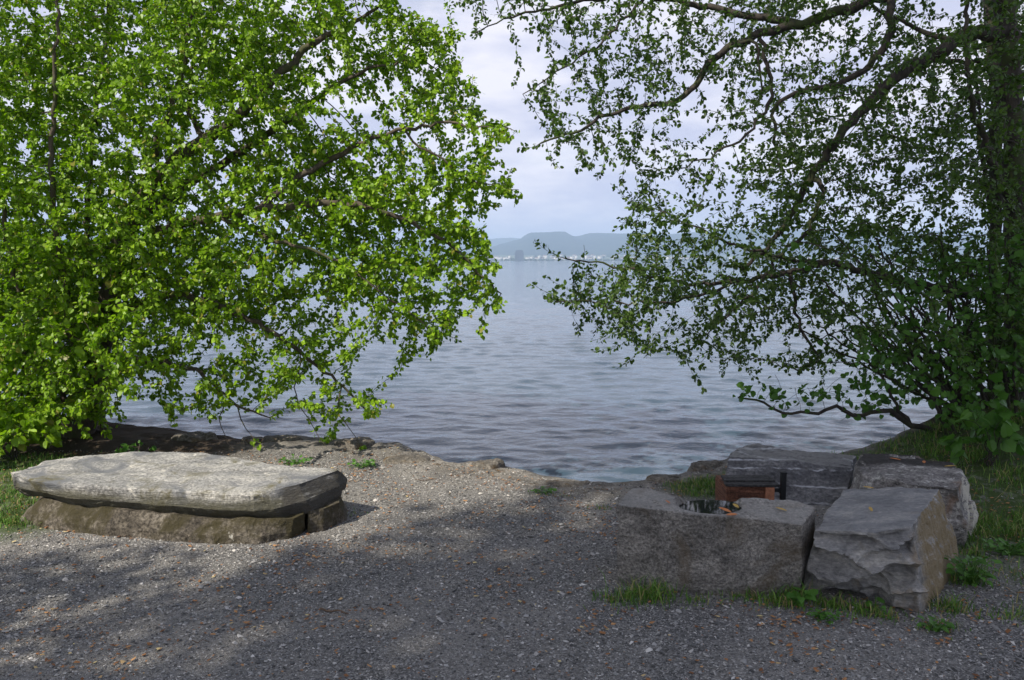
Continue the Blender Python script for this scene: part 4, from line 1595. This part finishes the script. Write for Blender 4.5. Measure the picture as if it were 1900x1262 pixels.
paths = [tr0,
         lt((1872, 60, 6.9), (1800, 62, 6.85), (1765, 82, 6.8), (1700, 118, 6.75), (1655, 150, 6.7), (1600, 205, 6.65), (1560, 245, 6.6), (1530, 290, 6.6), (1505, 330, 6.6), (1480, 375, 6.6), (1455, 420, 6.6), (1420, 465, 6.6), (1380, 500, 6.6)),
         lt((1860, -80, 6.9), (1740, -30, 6.8), (1620, 0, 6.7), (1540, 22, 6.65), (1480, 48, 6.6), (1410, 60, 6.55), (1350, 90, 6.5), (1310, 125, 6.5), (1285, 165, 6.5), (1250, 190, 6.45), (1170, 200, 6.4), (1110, 218, 6.4), (1060, 250, 6.4), (1005, 265, 6.4)),
         lt((1650, -10, 6.7), (1655, 45, 6.6), (1640, 90, 6.5), (1602, 130, 6.45), (1560, 155, 6.4), (1500, 162, 6.4), (1450, 182, 6.4), (1435, 215, 6.4), (1440, 260, 6.4), (1446, 310, 6.4)),
         lt((1765, 82, 6.8), (1700, 50, 6.9), (1640, 25, 6.95), (1580, -20, 7.0)),
         lt((1888, 560, 7.0), (1800, 545, 6.8), (1720, 530, 6.7), (1650, 515, 6.65), (1600, 500, 6.6), (1540, 488, 6.6), (1480, 500, 6.6), (1430, 512, 6.6), (1370, 522, 6.6), (1300, 528, 6.6), (1230, 518, 6.6), (1180, 505, 6.6), (1120, 490, 6.6), (1050, 480, 6.6)),
         lt((1540, 488, 6.6), (1460, 480, 6.5), (1390, 462, 6.4), (1330, 440, 6.4), (1270, 415, 6.4), (1210, 385, 6.4)),
         lt((1465, 505, 6.6), (1480, 580, 6.55), (1500, 640, 6.5), (1522, 655, 6.5), (1500, 685, 6.5), (1450, 682, 6.45)),
         lt((1405, 60, 6.55), (1418, 110, 6.5), (1432, 160, 6.5), (1425, 200, 6.45), (1380, 255, 6.4), (1320, 290, 6.4), (1260, 312, 6.4)),
         lt((1480, 48, 6.6), (1300, 10, 6.8), (1200, -10, 6.8), (1100, 0, 6.7), (1010, 18, 6.6), (940, 32, 6.55), (880, 62, 6.5)),
         lt((1200, -10, 6.8), (1160, 35, 6.7), (1110, 85, 6.6), (1060, 115, 6.6), (1005, 150, 6.6), (970, 175, 6.6)),
         lt((1370, 522, 6.6), (1310, 545, 6.5), (1240, 560, 6.4), (1170, 560, 6.4), (1100, 560, 6.4), (1030, 560, 6.4)),
         lt((1505, 330, 6.6), (1530, 350, 6.5), (1500, 430, 6.4), (1450, 470, 6.35), (1400, 540, 6.3), (1330, 600, 6.3), (1280, 650, 6.3)),
         lt((1888, 400, 7.0), (1840, 300, 6.6), (1800, 180, 6.4), (1790, 60, 6.3), (1800, -60, 6.3)),
         lt((1878, 240, 6.95), (1830, 118, 7.2), (1750, 112, 7.3), (1690, 130, 7.3)),
         lt((1350, 90, 6.5), (1400, 70, 6.3), (1402, 110, 6.3), (1415, 165, 6.3), (1400, 210, 6.25))]
minr = {0: (0.115, 0.075), 1: (0.062, 0.015), 2: (0.060, 0.007), 3: (0.034, 0.009), 4: (0.022, 0.010), 5: (0.042, 0.005), 6: (0.016, 0.004), 7: (0.016, 0.005), 8: (0.018, 0.005), 9: (0.032, 0.004),
        10: (0.013, 0.004), 11: (0.013, 0.004), 12: (0.020, 0.004), 13: (0.035, 0.012), 14: (0.03, 0.012), 15: (0.014, 0.005)}
make_tree('overhanging_tree', base_r, paths, A_R, 'dark shaded tree with long bent limbs reaching over the water on the right', 'tree', M_BARK_R, M_LEAF_R,
          0.031, 4.2, minr, 0.062, 0.085, 0.9, 2, LEAF_OVAL, 0.25, 0.0040, face=(-0.1, 0.0, 0.6), bias=(-0.04, 0, 0.02), spread=0.024, tip=0.0015, shoots=0.55, shoot_dir=(-0.05, 0, 0.0))

# ---- second trunk right behind it, leaning out of the frame
b2 = np.array(at(1850, 820, 7.6))
b2[2] = float(ground_z(b2[0], b2[1])[0])
R5 = [(1700, 60), (1960, 20), (1960, 420), (1760, 380)]
make_tree('slender_tree', b2, [[b2 - (0, 0, .1)] + lt((1845, 650, 7.6), (1846, 480, 7.6), (1850, 330, 7.6), (1846, 180, 7.6), (1838, 60, 7.6), (1830, -100, 7.6)),
                               lt((1846, 480, 7.6), (1838, 380, 7.5), (1820, 280, 7.4), (1812, 150, 7.4))],
          cloud(R5, 700, 6.9, 8.2, rr_, -0.1), 'slender dark trunk standing just left of the big trunk at the right edge', 'tree', M_BARK_R, M_LEAF_R, 0.045, 2.4,
          {0: (0.06, 0.045), 1: (0.03, 0.012)}, 0.09, 0.13, 1.0, 9, LEAF_OVAL, 0.25)

# ---- thicket of many thin stems under the right tree
SH_ = [(1560, 640), (1650, 560), (1700, 480), (1960, 400), (1960, 850), (1840, 850), (1760, 780), (1700, 760), (1640, 700)]
bs = np.array(at(1830, 850, 6.7))
bs[2] = float(ground_z(bs[0], bs[1])[0])
st = []
for k in range(44):
    u0 = 1765 + 130 * rr_.random()
    D_ = rr_.uniform(6.2, 7.3)
    g_ = at(u0, 800, D_)
    g_[2] = float(ground_z(g_[0], g_[1])[0])
    lean = rr_.uniform(-190, 40) if k % 3 else rr_.uniform(-330, -150)
    ht = rr_.uniform(180, 420)
    q1 = at(u0 + lean * .35, 830 - ht * .45, D_ - .1)
    q2 = at(u0 + lean, 830 - ht, D_ - .2)
    st.append([g_ - (0, 0, .05), q1, q2])
st2 = lt((1810, 822, 6.5), (1770, 812, 6.45), (1735, 800, 6.4), (1690, 788, 6.35), (1650, 762, 6.3), (1610, 768, 6.3), (1580, 768, 6.3), (1555, 755, 6.3), (1530, 765, 6.3), (1470, 767, 6.3), (1405, 745, 6.3), (1370, 738, 6.3))
st3 = lt((1690, 788, 6.35), (1665, 760, 6.3), (1640, 705, 6.3), (1600, 650, 6.25), (1560, 615, 6.2))
minr = {k: (0.014, 0.006) for k in range(44)}
minr[44] = (0.028, 0.007)
minr[45] = (0.014, 0.005)
A_S = np.concatenate([cloud(SH_, 2600, 5.7, 7.4, rr_, -0.2), cloud([(1350, 700), (1500, 720), (1640, 690), (1700, 770), (1640, 765), (1500, 735), (1400, 735)], 170, 6.1, 6.6, rr_)])


def mk_thicket():
    # bare pile of twigs near the ground, leaves from knee height up
    make_tree('thicket', bs, st + [st2, st3], A_S, 'dense shaded thicket of thin bare stems on the grassy bank at the right', 'shrub', M_BARK_R, M_LEAF_S, 0.046, 1.7, minr, 0.07, 0.09, 0.9, 3,
              LEAF_ROUND, 0.3, 0.0038, trunk_n=0, face=(-0.2, -0.4, 0.6), bias=(0, 0, 0.05))


mk_thicket()


def small_bush(name, u_, v_, w, h, n_att, leaf, ln, mat, label, cat='shrub', seed=5, nst=5, D_=None, dep=None):
    q = on(u_, v_, 0.0) if D_ is None else at(u_, v_, D_)
    q[2] = float(ground_z(q[0], q[1])[0])
    r = np.random.default_rng(seed)
    P = r.normal(0, 1, (n_att, 3))
    P /= np.linalg.norm(P, axis=1, keepdims=True)
    P = P * (r.random((n_att, 1)) ** 0.4) * (w / 2, (dep or w) / 2, h * 0.42) + q + (0, 0, h * 0.58)
    stems = []
    for k in range(nst):
        a = r.random() * 6.28
        rr2 = r.uniform(0.1, 0.35) * w
        stems.append([q + (math.cos(a) * 0.02, math.sin(a) * 0.02, -0.02), q + (math.cos(a) * rr2 * .5, math.sin(a) * rr2 * .5, h * .3), q + (math.cos(a) * rr2, math.sin(a) * rr2, h * r.uniform(.5, .8))])
    make_tree(name, q, stems, P, label, cat, M_BARK_R, mat, leaf, ln, {k: (0.006, 0.002) for k in range(nst)}, 0.04, 0.05, 0.6, seed, LEAF_ROUND, 0.2, 0.006, trunk_n=0,
              face=(-0.2, -0.3, 0.8), spread=0.03, iters=40)


small_bush('sapling', 1838, 850, 0.42, 0.50, 60, 0.075, 1.0, M_LEAF_S, 'low sapling with large fresh leaves in front of the dark thicket', seed=51, D_=5.6)
small_bush('low_shrub', 20, 835, 0.80, 0.40, 260, 0.06, 1.6, M_LEAF_L, 'low bright green shrub at the foot of the left tree beside the lawn', seed=52, D_=6.3, nst=9)
small_bush('low_shrub', 255, 850, 0.35, 0.12, 60, 0.035, 1.4, M_WEED, 'patch of small green plants at the back edge of the slab under the left tree', seed=53)


def weed(u_, v_, w, h, n_, leaf, label, seed):
    q = on(u_, v_, 0.0)
    q[2] = float(ground_z(q[0], q[1])[0])
    r = np.random.default_rng(seed)
    root = empty('weed', q, label, 'plant', 'weeds in the gravel')
    a = r.random(n_) * 6.283
    rr3 = w / 2 * r.random(n_) ** 0.6
    P = np.stack([np.cos(a) * rr3, np.sin(a) * rr3 * .8, h * r.uniform(0.25, 1.0, n_)], -1)
    tip = np.stack([np.cos(a), np.sin(a), r.uniform(-.3, .5, n_)], -1)
    leaves('foliage', P + q, tip, r.normal(0, .3, (n_, 3)) + (0, -0.2, 1), leaf * r.uniform(.6, 1.2, n_), M_WEED, root, q, LEAF_ROUND, seed)
    V, L, k = [], [], 0
    for p_ in P:
        t = np.linspace(0, 1, 5)[:, None]
        c_ = t * p_ * (1, 1, 0) + np.array((0, 0, 1)) * (p_[2] * np.sin(t * 1.57)) - (0, 0, .01) * (1 - t)
        a_, b_ = tubes(c_, None, np.full(5, 0.0012), [np.arange(5)], 4)
        V.append(a_)
        L.append(b_ + k)
        k += len(a_)
    L = np.concatenate(L)
    link_mesh('stems', raw_mesh('stems', np.concatenate(V), L, np.full(len(L), 4)), M_WEED, root)


weed(672, 870, 0.20, 0.06, 42, 0.030, 'little green plant on the gravel behind the right end of the slab', 54)
weed(548, 862, 0.24, 0.05, 40, 0.028, 'flat green weed on the shore just behind the slab', 55)
weed(1482, 1128, 0.10, 0.075, 14, 0.048, 'broad-leaved green weed at the crack between the two front boulders', 56)
weed(1528, 1152, 0.14, 0.04, 34, 0.024, 'small weed in the gravel in front of the scalloped boulder', 57)
weed(1626, 1142, 0.08, 0.06, 9, 0.032, 'tiny round-leaved weed below the dark foot of the scalloped boulder', 58)
weed(1800, 1085, 0.22, 0.14, 70, 0.034, 'leafy weed against the right side of the front right boulder', 59)
weed(1870, 1030, 0.26, 0.07, 60, 0.030, 'low weed on the bare soil right of the boulders', 60)
weed(1735, 1172, 0.12, 0.05, 26, 0.026, 'small weed below the lowest corner of the scalloped boulder', 61)
weed(1010, 912, 0.16, 0.04, 26, 0.024, 'sparse weed on the gravel near the water in the middle of the shore', 62)
weed(300, 868, 0.30, 0.06, 40, 0.028, 'green weed just behind the left half of the slab', 63)

# ---- left edge: a second stemmy bush behind the leafy tree
bl = np.array(at(40, 830, 7.9))
bl[2] = float(ground_z(bl[0], bl[1])[0])
stl = []
for k in range(14):
    u0 = rl.uniform(-60, 200)
    D_ = rl.uniform(7.0, 8.0)
    g_ = at(u0, 800, D_)
    g_[2] = float(ground_z(g_[0], g_[1])[0])
    stl.append([g_, at(u0 + rl.uniform(-25, 25), 620, D_), at(u0 + rl.uniform(-50, 50), rl.uniform(350, 480), D_)])
make_tree('stemmy_bush', bl, stl, cloud([(-160, 400), (260, 430), (230, 600), (180, 740), (-160, 790)], 2600, 6.3, 8.3, rl, -0.3),
          'bush of many thin upright stems behind the trunk at the far left', 'shrub', M_BARK_L, M_LEAF_L, 0.05, 3.2, {k: (0.016, 0.006) for k in range(14)}, 0.075, 0.10, 1.0, 6, trunk_n=0, face=(-0.35, -0.35, 0.6))

# ---- trees behind the viewpoint: they shade the foreground and the right half
SP = np.array([SH.x, SH.y, 0])                 # horizontal direction towards the sun
SQ = np.array([-SH.y, SH.x, 0])                # to the right when looking down-sun


def shade_tree(name, p_, q_, zc, rx_, rz_, n_l, seed, label):
    k0 = min(1.0, rx_ / 2.0)
    r = np.random.default_rng(seed)
    c_ = SP * p_ + SQ * q_
    base = np.array([c_[0], c_[1], 0.0])
    root = empty(name, base, label, 'tree', 'trees behind the viewpoint')
    P = r.normal(0, 1, (n_l, 3))
    P /= np.linalg.norm(P, axis=1, keepdims=True)
    P = P * r.random((n_l, 1)) ** 0.45 * (rx_, rx_, rz_) + (0, 0, zc)
    P = P[VN(P, 0.9, 3) > (-0.18 if rx_ > 1 else -0.4)]
    k_ = len(P)
    leaves('crown', P + base, r.normal(0, 1, (k_, 3)), r.normal(0, .6, (k_, 3)) + (0, 0, .6), np.full(k_, 0.22 if rx_ > 1 else 0.10), M_LEAF_R, root, base, LEAF_OVAL, seed)
    zz = np.linspace(-0.1, zc + rz_ * .6, 14)
    tp = np.stack([0.12 * np.sin(zz), 0.1 * np.cos(zz * .8), zz], -1)
    V, L = tubes(tp, None, np.linspace(0.30, 0.05, 14) * k0, [np.arange(14)], 12)
    link_mesh('trunk', raw_mesh('trunk', V, L, np.full(len(L), 4)), M_BARK_R, root)
    for j in range(6):
        a = r.random() * 6.28
        z0 = zc - rz_ * r.uniform(.2, .8)
        e = np.array([math.cos(a) * rx_ * .7, math.sin(a) * rx_ * .7, z0 + rz_ * .5])
        s = np.array([0.1, 0.1, z0])
        t = np.linspace(0, 1, 8)[:, None]
        V, L = tubes(s + (e - s) * t, None, np.linspace(0.09, 0.02, 8) * k0, [np.arange(8)], 8)
        link_mesh('limb', raw_mesh('limb', V, L, np.full(len(L), 4)), M_BARK_R, root)
    return root


shade_tree('shade_tree', 10.0, -1.55, 13.7, 2.7, 4.3, 15500, 81, 'tall leafy tree nearest behind the viewpoint')
shade_tree('shade_tree', 11.0, 1.0, 16.3, 3.3, 7.2, 20000, 82, 'broad tall tree further behind the viewpoint')
shade_tree('shade_tree', 12.0, -1.2, 20.2, 2.8, 4.8, 10000, 83, 'tallest tree behind the viewpoint')

shade_tree('shade_tree', 6.0, -4.3, 6.1, 0.9, 1.3, 1700, 84, 'small leafy tree left of the viewpoint beside the path')

# ------------------------------------------------------------------ fallen leaves and sticks
M_YEL = plain_mat('yellow_leaf', (0.42, 0.27, 0.06), 0.6, 0, 0.25, 40)
M_ORG = plain_mat('orange_leaf', (0.45, 0.16, 0.05), 0.7, 0, 0.25, 40)
M_STICK = plain_mat('dry_stick', (0.11, 0.07, 0.045), 0.9, 0, 0.3, 30)
dg = bpy.context.evaluated_depsgraph_get()


def drop_on(o, u_, v_):
    """point where the ray through photo pixel hits object o"""
    o_ = np.array((0, 0, EYE))
    d_ = at(u_, v_, 1.0) - o_
    inv = o.matrix_world.inverted() if o.parent is None else (o.parent.matrix_world @ o.matrix_basis).inverted()
    inv = Matrix.Translation(-Vector(o.location))
    hit, loc, nr, _ = o.ray_cast(inv @ Vector(o_), Vector(d_).normalized())
    return (np.array(loc) + np.array(o.location), np.array(nr)) if hit else (None, None)


def fallen(o, u_, v_, size, mat, ang, label, name='fallen_leaf'):
    q, nr = drop_on(o, u_, v_)
    if q is None: return
    if nr[2] < 0: nr = -nr
    T = LEAF_OVAL[0].copy()
    T[:, 2] = 0.25 * np.abs(T[:, 0]) + 0.15 * T[:, 1] ** 2
    V = T * (size * .5, size * 1.15, size * .8)
    me_ = raw_mesh('leaf', V, np.concatenate([np.array(f) for f in LEAF_OVAL[1]]), [6, 6])
    o_ = link_mesh(name, me_, mat, smooth=False)
    o_.location = q + nr * 0.008
    o_.rotation_euler = (Vector(nr).to_track_quat('Z', 'Y').to_matrix() @ Euler((0, 0, ang)).to_matrix()).to_euler()
    tag(o_, label, 'leaf', 'fallen leaves on the boulders')


bpy.context.view_layer.update()
fallen(fa, 1372, 945, 0.045, M_YEL, 1.5, 'small yellow leaf on the granite block just right of the water-filled hollow')
fallen(fa, 1357, 954, 0.06, M_ORG, 1.2, 'orange leaf near the front edge below the water-filled hollow')
fallen(fa, 1368, 957, 0.055, M_ORG, 1.8, 'orange leaf lying right against another at the front edge of the granite block')
fallen(fa, 1460, 951, 0.05, M_YEL, 1.4, 'yellow leaf at the right end of the granite block near the crack')
fallen(fa, 1243, 937, 0.028, M_ORG, 0.4, 'tiny orange leaf left of the water-filled hollow')
fallen(fb, 1622, 909, 0.05, M_YEL, 1.6, 'yellow leaf at the back edge of the scalloped boulder')
fallen(fb, 1630, 904, 0.035, M_YEL, 1.2, 'smaller yellow leaf behind the other at the back edge of the scalloped boulder')
fallen(fb, 1618, 952, 0.045, M_YEL, 0.9, 'yellow leaf in the middle of the top of the scalloped boulder')
fallen(fd, 1672, 856, 0.06, M_ORG, 1.3, 'brown leaf in the middle of the dark damp top of the rear right boulder')
fallen(fd, 1716, 862, 0.05, M_ORG, 1.7, 'reddish leaf on the dark damp top towards its right end')
fallen(fd, 1752, 868, 0.06, M_YEL, 1.5, 'yellow leaf at the right corner of the rear right boulder')


def stick(u_, v_, ln, ang, rad_, label):
    q = on(u_, v_, 0)
    t = np.linspace(-.5, .5, 9)
    P = np.stack([t * ln * math.cos(ang), t * ln * math.sin(ang), 0.006 * np.sin(t * 9)], -1) + RNG.normal(0, ln * 0.012, (9, 3)) * (1, 1, .3)
    V, L = tubes(P, None, np.linspace(rad_, rad_ * .6, 9), [np.arange(9)], 7)
    o_ = link_mesh('stick', raw_mesh('stick', V, L, np.full(len(L), 4)), M_STICK)
    o_.location = (q[0], q[1], float(ground_z(q[0], q[1])[0]) + rad_ + 0.006)
    tag(o_, label, 'stick', 'dry sticks on the ground')


stick(620, 1139, 0.14, -0.25, 0.005, 'thick brown stick lying on the gravel in front of the slab')
stick(695, 1136, 0.05, -0.5, 0.003, 'short pale stick right of the thicker one on the gravel')
stick(372, 1193, 0.07, 0.1, 0.002, 'thin pale stem on the gravel low in the left foreground')
stick(795, 897, 0.20, 0.15, 0.003, 'thin dry twig on the ground near the shore right of the slab')
stick(1155, 1010, 0.10, 0.3, 0.003, 'thin twig on the gravel beside the left side of the granite block')
stick(1330, 1140, 0.08, 0.6, 0.0025, 'short twig on the gravel in front of the granite block')

# ------------------------------------------------------------------ air
hz = Parts().box(0, 4700, -12, 30000, 10400, 272).mesh('haze')
m, n, l, out = new_mat('haze')
pv_ = n.new('ShaderNodeVolumePrincipled')
pv_.inputs['Color'].default_value = (0.58, 0.75, 1.0, 1)
pv_.inputs['Density'].default_value = 0.0002
pv_.inputs['Anisotropy'].default_value = 0.0
l.new(pv_.outputs[0], out.inputs['Volume'])
o = link_mesh('haze', hz, m, smooth=False)
tag(o, 'pale even haze over the lake', 'haze', kind='stuff')
